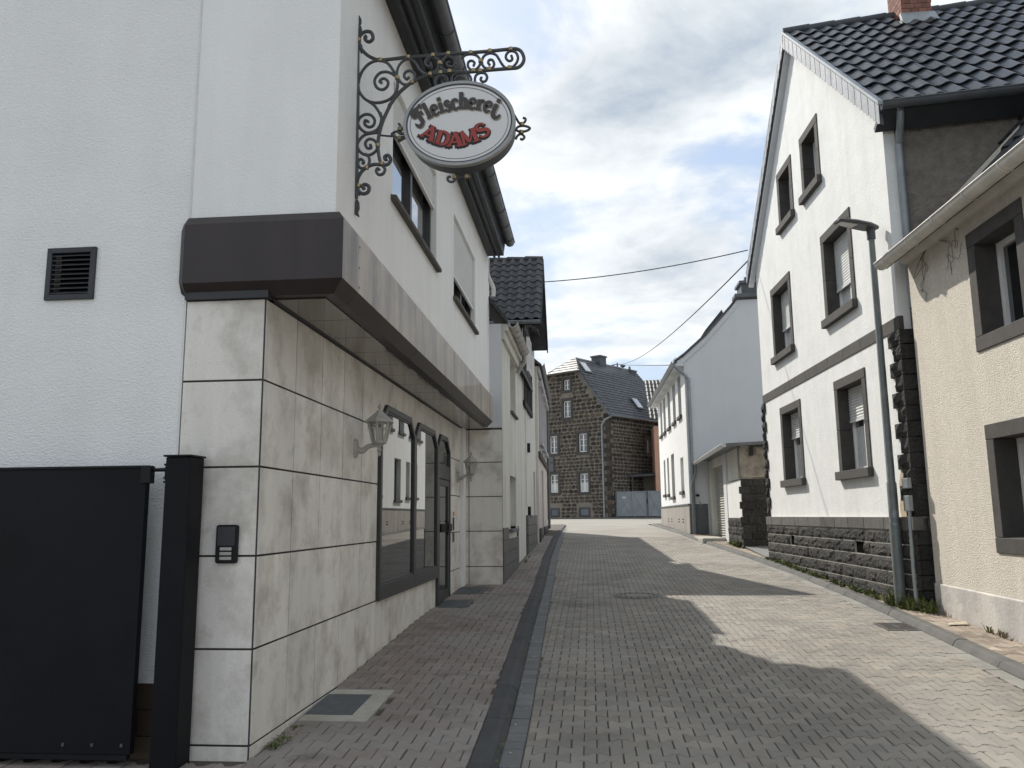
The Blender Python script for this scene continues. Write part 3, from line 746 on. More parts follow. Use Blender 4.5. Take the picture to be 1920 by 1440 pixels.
for dz in (.035, .06, .11, .135): MB().box((xa-.03, PG+.01, pz1-dz-.012), (xa-.001, PG+.08, pz1-dz)).build('catch_plate', 'metal_black', post)

# ---- hanging iron sign
YS = 5.17
sign = thing('hanging_shop_sign', 'oval butcher sign with lettering on a scrolled wrought iron wall bracket', 'sign', (-1.53, YS, 2.0))
a5 = lambda *P: [ony(640+x/6.545, y/6.545, YS) for x, y in P]
a6 = lambda *P: [ony(640+x/6., 180+y/6., YS) for x, y in P]
a7 = lambda *P: [ony(840+x/10.29, 60+y/10.29, YS) for x, y in P]
a8 = lambda *P: [ony(750+x/7.2, 150+y/7.2, YS) for x, y in P]
a3 = lambda *P: [ony(600+x/3.348, y/3.348, YS) for x, y in P]
br = MB()
def rod(P, r=.0105, n=6, seg=7, flat=None): br.tube(cr(P, n), r, seg)
rod(a5((203, 300), (203, 700), (203, 1440))+a6((178, 200), (175, 900), (170, 1150)), .012, 3)
rod(a5((215, 470), (240, 425), (290, 390), (350, 390), (385, 430), (385, 480), (345, 512), (303, 498), (292, 455), (315, 440)), .013)
rod(a5((205, 500), (240, 590), (300, 660), (380, 712), (480, 737), (650, 722), (820, 703), (1125, 680), (1430, 655))+a7((440, 400), (810, 370), (1210, 330), (1330, 330), (1420, 385), (1465, 510), (1430, 620), (1340, 690), (1190, 705), (810, 735), (490, 765), (330, 775))+a5((1330, 880), (1215, 895), (1090, 915), (870, 1010), (700, 1150), (590, 1300))+a6((555, 90), (480, 250), (440, 370), (415, 500), (415, 620), (440, 740), (480, 772)), .0125)
rod(a5((210, 1030), (222, 960), (260, 870), (330, 790), (410, 750), (490, 745), (570, 780), (640, 870), (690, 955), (740, 1020), (800, 1040), (865, 1010), (907, 950), (890, 895), (840, 868), (790, 885), (772, 930), (800, 972), (835, 945)))
rod(a5((685, 950), (620, 905), (550, 882), (475, 895), (420, 955), (410, 1015), (440, 1080), (505, 1100), (560, 1065), (575, 1010), (540, 970), (500, 968), (472, 1000), (500, 1022)))
rod(a5((210, 1060), (220, 1120), (280, 1205), (370, 1255), (480, 1258), (590, 1220), (660, 1150), (690, 1060), (685, 960)))
rod(a5((330, 1240), (400, 1290), (460, 1370), (490, 1440))+a6((440, 190), (452, 260), (430, 340), (380, 395), (290, 415), (220, 370), (185, 310)), .0105)
rod(a6((185, 300), (205, 250), (260, 210), (330, 215), (375, 270), (360, 330), (310, 350), (265, 320), (270, 275), (310, 295)))
rod(a6((440, 410), (340, 420), (260, 440), (200, 500), (180, 560), (205, 620), (260, 660), (330, 660), (395, 610), (405, 550), (370, 500), (310, 485), (270, 530), (290, 585), (335, 585), (325, 545)))
rod(a6((270, 650), (310, 690), (315, 750), (285, 800), (230, 815), (190, 780), (195, 725), (230, 715), (255, 745), (230, 765)))
rod(a6((175, 990), (190, 920), (230, 850), (290, 800), (370, 770), (450, 775), (520, 770), (555, 720), (530, 670), (490, 680), (495, 715), (520, 710)), .0125)
rod(a6((450, 770), (490, 820), (470, 875), (420, 885), (392, 845), (410, 815), (430, 835)))
rod(a6((175, 990), (190, 1060), (240, 1100), (300, 1080), (310, 1020), (270, 995), (240, 1015), (258, 1050)), .013)
rod(a5((680, 940), (690, 850), (730, 775), (800, 728), (870, 735), (920, 790), (970, 870), (1040, 912), (1100, 905), (1160, 870), (1200, 800), (1190, 740), (1130, 695), (1060, 710), (1030, 760), (1050, 810), (1100, 810), (1100, 770)), .0095)
rod(a5((1215, 800), (1240, 740), (1300, 690), (1370, 710), (1400, 770), (1370, 820), (1310, 810), (1295, 770), (1330, 760)), .0095)
rod(a5((1200, 790), (1240, 840), (1310, 870), (1390, 850), (1430, 800))+a7((150, 600), (160, 520), (100, 470)), .0085)
rod(a7((270, 520), (330, 450), (450, 430), (560, 460), (620, 540), (610, 640), (540, 720), (450, 730), (390, 670), (390, 590), (450, 555), (510, 590), (490, 660)), .0095)
rod(a7((650, 560), (700, 460), (810, 410), (920, 440), (980, 520), (1040, 620), (1110, 690), (1220, 690), (1320, 600), (1350, 490), (1300, 390), (1200, 370), (1130, 430), (1120, 510), (1180, 560), (1240, 530), (1220, 450)), .0095)
rod(a7((650, 570), (680, 660), (760, 710), (850, 700), (890, 620), (860, 545), (800, 540), (775, 590), (810, 640)), .0095)
rod(a7((560, 1030), (520, 940), (540, 840), (620, 790), (710, 800), (755, 870), (730, 940), (670, 960), (630, 920), (650, 870)), .0095)
rod(a7((400, 1020), (450, 930), (410, 830), (310, 790), (180, 790), (80, 850), (70, 960)), .0085)
rod(a7((330, 900), (260, 860), (170, 870), (120, 920)), .0085)
rod(a5((1160, 1060), (1150, 990), (1200, 930), (1280, 940), (1310, 1000), (1280, 1040), (1230, 1010)), .0085)
rod(a6((420, 440), (500, 448), (575, 455)), .007)
for P in ([(1500, 400), (1560, 500), (1620, 590), (1680, 570), (1695, 525), (1660, 510)], [(1560, 800), (1590, 750), (1640, 730), (1680, 770), (1650, 805), (1625, 790)]): rod(a8(*P), .0085)
rod(a8((1560, 670), (1600, 630), (1680, 620), (1755, 650), (1700, 690), (1610, 695), (1560, 670)), .0085)
rod(a8((75, 640), (30, 650), (-30, 690), (10, 730), (75, 720)), .0085); rod(a6((560, 430), (620, 400), (690, 420), (720, 450), (640, 470), (560, 435)), .0085); rod(a6((720, 380), (680, 370), (655, 320), (640, 315)), .009); rod(a6((720, 470), (680, 490), (650, 510), (640, 490)), .009)
rod(a3((860, 1115), (835, 1140), (808, 1138), (802, 1115), (822, 1108)), .009); rod(a3((860, 1112), (940, 1110)), .012)
bo = br.build('bracket', 'iron', sign, smooth=True)
LFD = 0
def leaf(P, w, th=.006):
    P = [Vector(p) for p in P]; n = len(P); L_, R2 = [], []
    for i, p in enumerate(P):
        t = (P[min(i+1, n-1)]-P[max(i-1, 0)]).normalized(); nn_ = Vector((t.z, 0, -t.x)); ww = w*math.sin(math.pi*(i+.15)/(n-.6))
        L_.append(p+nn_*ww); R2.append(p-nn_*ww)
    out = L_+R2[::-1]; dv = Vector((0, th, 0)); MB().prism([q-dv for q in out], [q+dv for q in out]).build('iron_leaf', 'iron', bo)
leaf(a5((212, 182), (205, 210), (210, 245), (218, 290), (212, 330)), .022); leaf(a5((150, 345), (155, 400), (175, 455), (195, 490)), .016)
leaf(a5((240, 320), (235, 360), (225, 400), (210, 440)), .014); leaf(a5((215, 500), (235, 560), (245, 610), (245, 655)), .014)
leaf(a6((122, 885), (125, 930), (140, 980), (170, 1030)), .018); leaf(a6((170, 1150), (178, 1200), (175, 1260), (165, 1320), (200, 1360)), .020)
leaf(a6((170, 1010), (185, 1060), (205, 1120)), .016)
for P in a5((480, 735), (820, 702), (1125, 680), (1313, 660), (685, 955), (868, 1008), (1090, 912), (1218, 893), (1330, 877), (1210, 775), (215, 492))+a7((440, 400), (810, 368), (1210, 332), (632, 560), (490, 745), (800, 715), (1190, 690), (625, 750))+a6((410, 555), (455, 760), (285, 805), (195, 1010), (658, 375), (655, 475))+a8((1645, 600), (1635, 705))+a3((845, 1113), (922, 1110)):
    P = Vector(P); MB().tube([P-Vector((0, 0, .011)), P+Vector((0, 0, .011))], .017, 8).build('brass_collar', 'brass', bo)
# oval box
el = [ony(x, y, YS) for x, y in ((760, 232), (966, 252), (858, 160), (868, 318))]
ec = ony(864, 241, YS); ra = (el[1]-el[0]).length/2*.995
ax = Vector((1, 0, 0)); rb = (el[2].z-el[3].z)/2*.985
def ell(k, off, n=72, dy=0.): return [Vector((ec.x+(ra*k-off)*math.cos(2*math.pi*i/n), YS+dy, ec.z+(rb*k-off)*math.sin(2*math.pi*i/n))) for i in range(n)]
FN = -.075
MB().prism(ell(1, .012, dy=FN), ell(1, .012, dy=.085)).build('sign_box', 'sign_side', sign, smooth=True)
rim = MB(); A, B = ell(1, 0, dy=FN-.012), ell(1, .020, dy=FN-.012); A2, B2_ = ell(1, 0, dy=FN+.03), ell(1, .020, dy=FN+.03)
for i in range(72):
    j = (i+1) % 72; rim.prism([A[i], A[j], B[j], B[i]], [A2[i], A2[j], B2_[j], B2_[i]])
rim.build('rim', 'sign_rim', sign, smooth=True)
fc = MB().prism(ell(1, .020, dy=FN-.001), ell(1, .020, dy=FN-.006)).build('sign_face', 'sign_face', sign)
ln = MB(); A, B = ell(1, .046, dy=FN-.0075), ell(1, .0495, dy=FN-.0075)
for i in range(72): j = (i+1) % 72; ln.poly([A[i], A[j], B[j], B[i]])
ln.build('outline', 'ink_brown', fc)
ln = MB(); A, B = ell(1, .021, dy=FN-.0078), ell(1, .030, dy=FN-.0078)
for i in range(72): j = (i+1) % 72; ln.poly([A[i], A[j], B[j], B[i]])
ln.build('rim_inner_ring', 'sign_side', fc)  # flat dark ring just inside the rim
# lettering: strokes laid out along arcs on the face
def ribbon(mb, pts, ws, o, n=5, grow=0.):
    C2 = cr([Vector((x, 0, z)) for x, z in pts], n) if len(pts) > 2 else [Vector((x, 0, z)) for x, z in pts]
    m_ = len(C2); L_, R2 = [], []
    for i, p in enumerate(C2):
        t = (C2[min(i+1, m_-1)]-C2[max(i-1, 0)]); t = t.normalized(); nv = Vector((-t.z, 0, t.x))
        f = i/(m_-1)*(len(ws)-1); k = min(int(f), len(ws)-2); w = (ws[k]+(ws[k+1]-ws[k])*(f-k))/2+grow if len(ws) > 1 else ws[0]/2+grow
        e = t*(grow if i in (0, m_-1) else 0)*(-1 if i == 0 else 1)
        L_.append(p+nv*w+e); R2.append(p-nv*w+e)
    return L_, R2
GL = {}
st = .20
sf = lambda x, z, w=.26: ([(x-w/2, z), (x+w/2, z)], [.075])
GL['l'] = (.36, [([(.16, 0), (.16, 1.02)], [st]), sf(.17, .035, .36), ([(.02, .97), (.2, 1.0)], [.07])])
GL['i'] = (.36, [([(.16, 0), (.16, .62)], [st]), sf(.17, .035, .36), ([(.02, .58), (.2, .6)], [.07]), ([(.16, .80), (.165, .98)], [.19])])
GL['e'] = (.56, [([(.14, .34), (.46, .40), (.44, .56), (.28, .64), (.12, .52), (.09, .30), (.16, .08), (.32, .01), (.50, .12)], [.07, .09, .12, .12, .18, .20, .18, .12, .05])])
GL['s'] = (.48, [([(.42, .52), (.28, .63), (.12, .54), (.14, .40), (.30, .31), (.42, .20), (.36, .05), (.2, .0), (.05, .12)], [.08, .11, .15, .18, .19, .18, .15, .11, .08])])
GL['c'] = (.52, [([(.46, .50), (.34, .62), (.17, .56), (.09, .32), (.16, .09), (.32, .0), (.48, .12)], [.14, .12, .17, .20, .18, .12, .06])])
GL['h'] = (.66, [([(.16, 0), (.16, 1.02)], [st]), sf(.17, .035, .34), ([(.02, .97), (.2, 1.0)], [.07]), ([(.2, .48), (.34, .62), (.48, .56), (.50, .40), (.50, 0)], [.07, .13, .18, .19, .19]), sf(.51, .035, .32)])
GL['r'] = (.50, [([(.16, 0), (.16, .62)], [st]), sf(.18, .035, .38), ([(.02, .58), (.2, .6)], [.07]), ([(.2, .46), (.32, .60), (.44, .54)], [.08, .14, .18])])
GL['F'] = (.78, [([(.40, .0), (.42, .55), (.44, .98)], [.22, .20, .2]), ([(.30, .95), (.62, .97), (.84, 1.02)], [.14, .12, .18]), ([(.84, 1.08), (.80, .82)], [.07]), ([(.42, .56), (.66, .56)], [.12]), ([(.68, .68), (.68, .44)], [.07]),
                 ([(.36, .90), (.16, .92), (.02, .74), (.08, .54), (.24, .54), (.27, .68), (.17, .72)], [.14, .14, .16, .16, .13, .11, .07]), ([(.46, .06), (.30, -.08), (.08, -.14), (-.06, -.02), (-.10, .14)], [.12, .18, .20, .14, .04])])
GL['j'] = (.62, [([(.16, .62), (.17, .20), (.24, -.04), (.44, -.16), (.62, -.06), (.68, .12)], [st, st, .22, .20, .15, .04]), ([(.02, .58), (.2, .6)], [.07]), ([(.16, .80), (.165, .98)], [.19])])
GL['A'] = (.80, [([(.04, 0), (.20, .36), (.40, .96)], [.14, .15, .18]), ([(.36, .98), (.56, .5), (.70, .0)], [.22, .27, .29]), ([(.16, .30), (.60, .30)], [.13]), sf(.07, .05, .30), sf(.68, .05, .42), ([(.22, .99), (.50, .96)], [.09])])
GL['D'] = (.80, [([(.20, .02), (.20, .96)], [.27]), ([(.18, .93), (.46, .93), (.66, .74), (.70, .48), (.64, .22), (.44, .05), (.18, .05)], [.12, .15, .24, .27, .24, .15, .12]), sf(.14, .04, .34), sf(.14, .95, .34)])
GL['M'] = (.98, [([(.12, .0), (.16, .95)], [.17]), ([(.16, .98), (.32, .5), (.46, .12)], [.24, .26, .2]), ([(.46, .12), (.62, .5), (.76, .98)], [.11]), ([(.78, .96), (.80, .5), (.82, .0)], [.28]), sf(.12, .05, .32), sf(.82, .05, .42), sf(.12, .96, .28), sf(.82, .96, .30)])
GL['S'] = (.66, [([(.56, .74), (.48, .92), (.28, .97), (.11, .84), (.14, .64), (.34, .52), (.54, .40), (.58, .20), (.42, .03), (.22, .03), (.06, .20)], [.16, .13, .15, .21, .25, .27, .25, .22, .15, .13, .16])])
mb_k = [0]
def write(text, size, place, mats, off, sx=1.):
    layers = [(mt_, MB(), grow, dy, sh) for mt_, grow, dy, sh in mats]
    tot = sum(GL[c][0] for c in text)*size*sx; x = -tot/2
    for ci, c in enumerate(text):
        w, strokes = GL[c]
        pos, ang, k = place((x+w*size*sx/2)/tot)
        for mt_, mb, grow, dy, sh in layers:
            for pts, ws in strokes:
                mb_k[0] = (mb_k[0]+1) % 80
                L_, R2 = ribbon(mb, [((px-w/2)*sx, pz) for px, pz in pts], ws if len(ws) > 1 else [ws[0], ws[0]], 0, 5, grow)
                def mp(v): 
                    X, Z = v.x*size*k, v.z*size*k
                    return Vector((ec.x+pos[0]+X*math.cos(ang)-Z*math.sin(ang)+sh[0], YS+FN-dy-mb_k[0]*.00004, ec.z+pos[1]+X*math.sin(ang)+Z*math.cos(ang)+sh[1]))
                for i in range(len(L_)-1): mb.poly([mp(L_[i]), mp(L_[i+1]), mp(R2[i+1]), mp(R2[i])])
        x += w*size*sx
    return layers
def arc_up(t):     # t in -.5..+.5 along the word
    X = t*1.44-.02; return (X*ra, rb*(.33-.55*(X-.05)**2)), math.atan2(-1.1*(X-.05)*rb, ra), 1.
def arc_dn(t):
    X = t*1.30-.06; return (X*ra, rb*(-.555+.72*(X+.05)**2)), math.atan2(1.44*(X+.05)*rb, ra)*.95, 1.
for mt_, mb, gr, dy, sh in write('Fleischerej', rb*.375, arc_up, [('ink_tan', .03, .0070, (.006, -.007)), ('ink_brown', .025, .0105, (0, 0))], 0, .86): mb.build('lettering', mt_, fc)
for mt_, mb, gr, dy, sh in write('ADAMS', rb*.335, arc_dn, [('ink_dark', .085, .0070, (-.003, -.006)), ('ink_red', .0, .0105, (0, 0))], 0, 1.22): mb.build('lettering', mt_, fc)

# ================================================================== LEFT NEIGHBOURS
XB = -1.335
FB = Fr((XB, 0), (0, 1), (1, 0))
hb = thing('cream_house', 'narrow cream house with grey tiled base and old white gutter past the shop', 'house', (-3, 14.7, g(14.7)))
hw1, hw2 = (13.82, 14.92, -.20, .69), (14.0, 15.02, 1.80, 2.74)
wb = MB().wall(FB, 12.66, 15.30, -.16, 3.0, [hw1, hw2], -.28, 0)
wb.wall(FB, 12.66, 15.30, -1.5, -.16, [(13.82, 14.92, -.20, -.16)], -.28, -.02)
wb.build('wall', 'render_cream', hb)
bcl = [lambda q: 3.02+1.3*(XB-q[0])-q[1], lambda q: 3.0+1.3*(q[0]+5.6)-q[1]]
wb = MB().wall(FB_, -6.2, -1.98, -1.6, 7., [], -.25, 0, bcl); wb.wall(FB_, -1.98, XB-.29, 1.37, 7., [], -.25, 0, bcl); wb.wall(FB_, XB-.29, XB-.001, 1.37, 3.01, [], -.25, 0)
wb.build('side_wall', 'render_h3', hb)
z = -.165
for r_ in range(5):
    y = 12.66; z0 = z-.19
    while y < 15.25:
        y2 = min(y+.42, 15.30)
        if not (r_ == 0 and y2 > 13.8 and y < 14.95): MB().fb(FB, y+.003, y2-.003, z0+.003, z-.003, -.02, .012).build('base_tile', 'grey_tile', hb)
        y = y2
    z = z0
window(hb, FB, *hw1, dep=.16, fm='shutter_grey', cols=1, pm='curtain', sill=(.03, .05, .05, 'grey_tile')); window(hb, FB, *hw2, dep=.16, fm='frame_white', cols=1, pm='shutter_grey', sill=(.03, .045, .05, 'basalt_smooth'))
MB().fb(FB, 12.66, 15.3, 2.76, 2.90, .0, .05).build('cornice', 'render_cream', hb, bevel=.01); MB().fb(FB, 12.66, 15.3, 2.90, 3.01, .0, .10).build('cornice', 'render_cream', hb, bevel=.01)
gt = MB().halfpipe(FB.p(12.70, 3.04, .165), FB.p(15.15, 3.04, .165), .080, 10).build('gutter', 'gutter_old', hb, smooth=True)
for k in range(7):
    yk = 12.8+k*.38; MB().tube([FB.p(yk, 3.04-.084*math.sin(a), .165+.084*math.cos(a)) for a in [math.pi*t/10 for t in range(11)]], .007, 5).build('gutter_bracket', 'gutter_old', gt)
MB().tube(cr([FB.p(15.08, 2.98, .165), FB.p(15.10, 2.85, .165), FB.p(15.13, 2.75, .09), FB.p(15.14, 2.64, .03)], 5), .04, 8).build('outlet', 'gutter_old', gt, smooth=True)
roof_slab([(XB+.11, 12.58, 3.07), (XB+.11, 15.28, 3.07), (-3.5, 15.28, 5.9), (-3.5, 12.58, 5.9)], .07, 'roof', 'tile_old', hb); roof_slab([(-6.1, 15.28, 3.0), (-6.1, 12.58, 3.0), (-3.5, 12.58, 5.9), (-3.5, 15.28, 5.9)], .07, 'roof', 'tile_old', hb)

# ---- half-timbered gabled house
hc = thing('timber_gable_house', 'cream house with half timbered gable and dark tiled roof', 'house', (-3.5, 19, g(19)))
FC = Fr((-1.385, 0), (0, 1), (1, 0)); RY, RZ = 18.45, 5.86
cE = onx(1016, 600, -.94); slope_c = (RZ-cE.z)/(RY-cE.y)
ccl = [lambda q: RZ-.10-slope_c*(RY-q[0])-q[1], lambda q: RZ-.10-slope_c*(q[0]-RY)-q[1]]
cwin = (19.9, 20.25, .35, 1.2)
wb = MB().wall(FC, 15.32, 21.28, -1.3, 2.32, [(20.3, 20.9, -.9, 1.1)], -.28, 0)
GY0, GY1 = 2*RY-(2*RY-cE.y)+.22, 2*RY-cE.y-.22
wb.wall(FC, 15.32, GY0-.003, 2.32, 2.9, [], -.28, 0); wb.wall(FC, GY1+.003, 21.28, 2.32, 4.30, [], -.28, 0)
wb.build('wall', 'render_cream', hc)
MB().wall(FC, GY0, GY1, 2.32, 6.0, [], -.26, .02, ccl).build('gable_wall', 'render_fresh', hc)
MB().wall(Fr((0, GY0), (1, 0), (0, -1)), -5.5, -1.38, 2.32, cE.z+.1, [], -.2, 0).wall(Fr((0, GY1), (1, 0), (0, 1)), -5.5, -1.38, 2.32, cE.z+.1, [], -.2, 0).wall(Fr((0, 15.34), (1, 0), (0, -1)), -7, -1.68, -1.3, 2.9, [], -.2, 0).wall(Fr((0, 21.26), (1, 0), (0, 1)), -7, -1.68, -1.3, 2.9, [], -.2, 0).build('side_wall', 'render_cream', hc)
roof_slab([(-1.28, 15.3, 2.92), (-1.28, 19.0, 2.92), (-4.2, 19.0, 5.2), (-4.2, 15.3, 5.2)], .07, 'roof', 'tile_old', hc); roof_slab([(-1.14, 18.9, 4.36), (-1.14, 21.25, 4.36), (-4.2, 21.25, 6.1), (-4.2, 18.9, 6.1)], .07, 'roof', 'tile_old', hc); roof_slab([(-7.1, 21.28, 2.9), (-7.1, 15.3, 2.9), (-4.2, 15.3, 5.2), (-4.2, 21.28, 5.2)], .07, 'roof', 'tile_old', hc)
for z0 in (2.32, 3.05, 4.0): MB().fb(FC, GY0, GY1, z0, z0+.13, .0, .055).build('beam', 'timber', hc, bevel=.006)
for k in range(6):
    s0 = GY0+.005+k*(GY1-GY0-.13)/5; zt = min(RZ-.14-slope_c*abs(RY-s0-.05), 5.5)
    for a, b in ((2.452, 3.048), (3.182, 3.998), (4.132, zt)):
        if b-a > .2: MB().fb(FC, s0, s0+.12, a, b, .0, .05).build('post', 'timber', hc, bevel=.005)
window(hc, Fr((-1.30, 0), (0, 1), (1, 0)), 18.05, 18.85, 3.2, 3.98, dep=-.01, fm='frame_white', cols=2, rows=(.5,), pm='glass'); window(hc, FC, 20.3, 20.9, -.9, 1.1, dep=.12, fm='frame_dark', cols=1, pm='deep_shade', name='door')
for nm, zz0, zz1 in (('wall_box', 1.42, 1.62), ('wall_box', -.02, .22)): MB().fb(FC, 18.35, 18.55, zz0, zz1, 0, .06).build(nm, 'metal_black', hc, bevel=.006)
MB().fb(FC, 17.75, 17.80, .2, 2.3, 0, .03).build('downpipe', 'render_cream', hc)
# projecting tiled base beside the door
bx = MB().box((-1.46, 17.78, -1.2), (-1.345, 20.78, .03)).build('tiled_base', 'joint', hc)
for r_ in range(4):
    z1 = .03-.215*r_; z0 = z1-.21
    y = 17.78
    while y < 20.7:
        MB().box((-1.344, y+.003, z0+.003), (-1.332, y+.497, z1-.003)).build('base_tile', 'grey_tile', bx); y += .5
    MB().box((-1.46, 17.766, z0+.003), (-1.334, 17.779, z1-.003)).build('base_tile', 'grey_tile', bx)
# tiled roof slopes
XC = -.965
def roof_tiles(root, name, mt, O, A, Bv, nrm, ncol, nrow, w, l, h=.045, lap=1.12, jit=.0, lift0=.030):
    """O eave corner, A along eave (unit), Bv up slope (unit)"""
    mb = MB(); seg = 8; pr = []
    for k in range(seg+1):
        t = k/seg; zz_ = h*(math.sin(t*2*math.pi-.5*math.pi)*.5+.5)**1.3*.9 if True else 0
        pr.append((t*w*1.03, zz_))
    ll = l*lap; th = .018
    for (y0_, lift) in ((0, lift0), (ll, 0.)):
        for x_, z_ in pr: mb.v.append(Vector((x_, y0_, z_+lift)))
    for x_, z_ in pr: mb.v.append(Vector((x_, 0, z_+lift0-th)))
    n = seg+1
    for k in range(seg): mb.f.append((k, k+1, n+k+1, n+k)); mb.f.append((2*n+k, 2*n+k+1, k+1, k))
    me = mesh_of(mb, name, mt, True)
    M3 = Matrix((A, Bv, nrm)).transposed()
    for r in range(nrow):
        for c in range(ncol):
            P = O+A*(w*c)+Bv*(l*r)+nrm*(.012+R_.uniform(-.003, .003))
            inst(name, me, root, P, M3 @ Matrix.Rotation(R_.uniform(-.012, .012), 3, 'Z'))
U = Vector((0, RY-cE.y, RZ-cE.z)); Ul = U.length; U.normalize(); NC = Vector((0, -U.z, U.y))
rc = roof_slab([(XC, cE.y, cE.z), (-6.6, cE.y, cE.z), (-6.6, RY, RZ), (XC, RY, RZ)], .10, 'roof', 'fascia_dark', hc)
roof_slab([(XC, RY, RZ), (-6.6, RY, RZ), (-6.6, 2*RY-cE.y, cE.z), (XC, 2*RY-cE.y, cE.z)], .10, 'roof', 'tile_old', hc)
nc_ = 12; wc_ = .20; nr_ = 10
roof_tiles(rc, 'roof_tile', 'tile_old', Vector((XC-wc_*nc_, cE.y-.03, cE.z)), Vector((1, 0, 0)), U, NC, nc_, nr_, wc_, Ul/nr_, .062, 1.12, 0, .020)
for k in range(6): MB().tube([Vector((XC-.42*k-.005, RY, RZ+.03)), Vector((XC-.42*(k+1), RY, RZ+.05))], .075, 8).build('ridge_tile', 'tile_old', rc, smooth=True)
MB().prism([(XC+.012, cE.y-.02, cE.z-.16), (XC+.012, RY, RZ-.16), (XC+.012, RY, RZ+.03), (XC+.012, cE.y-.02, cE.z+.03)], [(XC-.015, cE.y-.02, cE.z-.16), (XC-.015, RY, RZ-.16), (XC-.015, RY, RZ+.03), (XC-.015, cE.y-.02, cE.z+.03)]).build('bargeboard', 'timber', hc)
yy2 = 2*RY-cE.y
MB().prism([(XC+.012, yy2+.02, cE.z-.16), (XC+.012, RY, RZ-.16), (XC+.012, RY, RZ+.03), (XC+.012, yy2+.02, cE.z+.03)], [(XC-.015, yy2+.02, cE.z-.16), (XC-.015, RY, RZ-.16), (XC-.015, RY, RZ+.03), (XC-.015, yy2+.02, cE.z+.03)]).build('bargeboard', 'timber', hc)
MB().halfpipe((-3.6, cE.y-.07, cE.z-.03), (XC, cE.y-.07, cE.z-.03), .06, 8).build('gutter', 'zinc', hc, smooth=True)

# ---- ornate house further along
hd_ = thing('ornate_house', 'pale house with moulded window surrounds and dark plinth beyond the timber gable', 'house', (-3.5, 24.5, g(24.5)))
FD = Fr((-1.32+.02*21.3, 0), (-.02, 1), (1, 0)); zl = onx(1013, 852, -1.28).z; ze = 3.92; DE = 28.0
dwin = [(22.2, 23.0), (24.1, 24.9), (26.0, 26.8)]
zb, zt = zl+.50, zl+1.75
MB().wall(FD, 21.30, DE, -1.2, ze-.02, [(a, b, zb, zt) for a, b in dwin]+[(23.4, 24.6, -.62, zl-.28)], -.3, 0).build('wall', 'render_d', hd_)
MB().fb(FD, 21.30, DE, zl-.09, zl+.07, .0, .06).build('string_course', 'surround', hd_, bevel=.01)
for a, b in ((21.30, 23.38), (24.62, DE)): MB().fb(FD, a, b, -1.2, -.30, .0, .03).build('plinth', 'metal_black', hd_)
MB().fb(FD, 23.4, 24.6, -.62, zl-.28, -.30, -.26).build('door', 'ornament', hd_); MB().fb(FD, 23.42, 24.58, -.7, -.36, -.259, -.2).build('step', 'basalt', hd_, bevel=.01)
MB().fb(FD, 23.7, 24.0, .35, .62, -.25, -.16).build('letter_box', 'metal_black', hd_, bevel=.006)
for a, b in dwin:
    w = window(hd_, FD, a, b, zb, zt, dep=.14, cols=2, rows=(.7,), curtain=True)
    MB().fb(FD, a-.16, a, zb-.1, zt+.1, 0, .05).build('pilaster', 'ornament', w, bevel=.008); MB().fb(FD, b, b+.16, zb-.1, zt+.1, 0, .05).build('pilaster', 'ornament', w, bevel=.008)
    MB().fb(FD, a-.24, b+.24, zt+.1, zt+.22, 0, .12).build('window_head', 'ornament', w, bevel=.01)
    MB().prism([FD.p(a-.2, zt+.222, 0), FD.p(b+.2, zt+.222, 0), FD.p((a+b)/2, zt+.46, 0)], [FD.p(a-.2, zt+.222, .09), FD.p(b+.2, zt+.222, .09), FD.p((a+b)/2, zt+.46, .09)]).build('pediment', 'ornament', w)
    MB().fb(FD, a-.22, b+.22, zb-.22, zb-.11, 0, .10).build('sill', 'ornament', w, bevel=.008); MB().fb(FD, a-.1, b+.1, zb-.5, zb-.24, 0, .03).build('apron', 'ornament', w, bevel=.008)
MB().fb(FD, 21.30, DE, ze-.20, ze-.02, 0, .07).build('cornice', 'ornament', hd_, bevel=.015)
MB().halfpipe(FD.p(21.2, ze+.02, .13), FD.p(DE+.1, ze+.02, .13), .06, 8).build('gutter', 'zinc_dark', hd_, smooth=True)
rE = lambda y, o, z: FD.p(y, z, o)
roof_slab([rE(21.25, .12, ze+.02), rE(DE+.1, .12, ze+.02), rE(DE+.1, -2.9, ze+2.6), rE(21.25, -2.9, ze+2.6)], .08, 'roof', 'slate', hd_); roof_slab([rE(DE+.1, -5.9, ze), rE(21.25, -5.9, ze), rE(21.25, -2.9, ze+2.6), rE(DE+.1, -2.9, ze+2.6)], .08, 'roof', 'slate', hd_)
for y_, n_ in ((DE, 1), (21.34, -1)):
    xf = FD.p(y_, 0).x
    MB().wall(Fr((0, y_), (1, 0), (0, n_)), xf-5.7, xf-.31, -1.2, ze+2.6, [], -.2, 0, [lambda q: ze-.08+.86*(xf+.1-q[0])-q[1], lambda q: ze-.08+.86*(q[0]-xf+5.9)-q[1]]).build('side_wall', 'render_d', hd_)
MB().tube([FD.p(DE-.2, ze-.1, .12), FD.p(DE-.15, ze-.4, .06), FD.p(DE-.15, -.4, .06)], .045, 8).build('downpipe', 'zinc_dark', hd_, smooth=True)

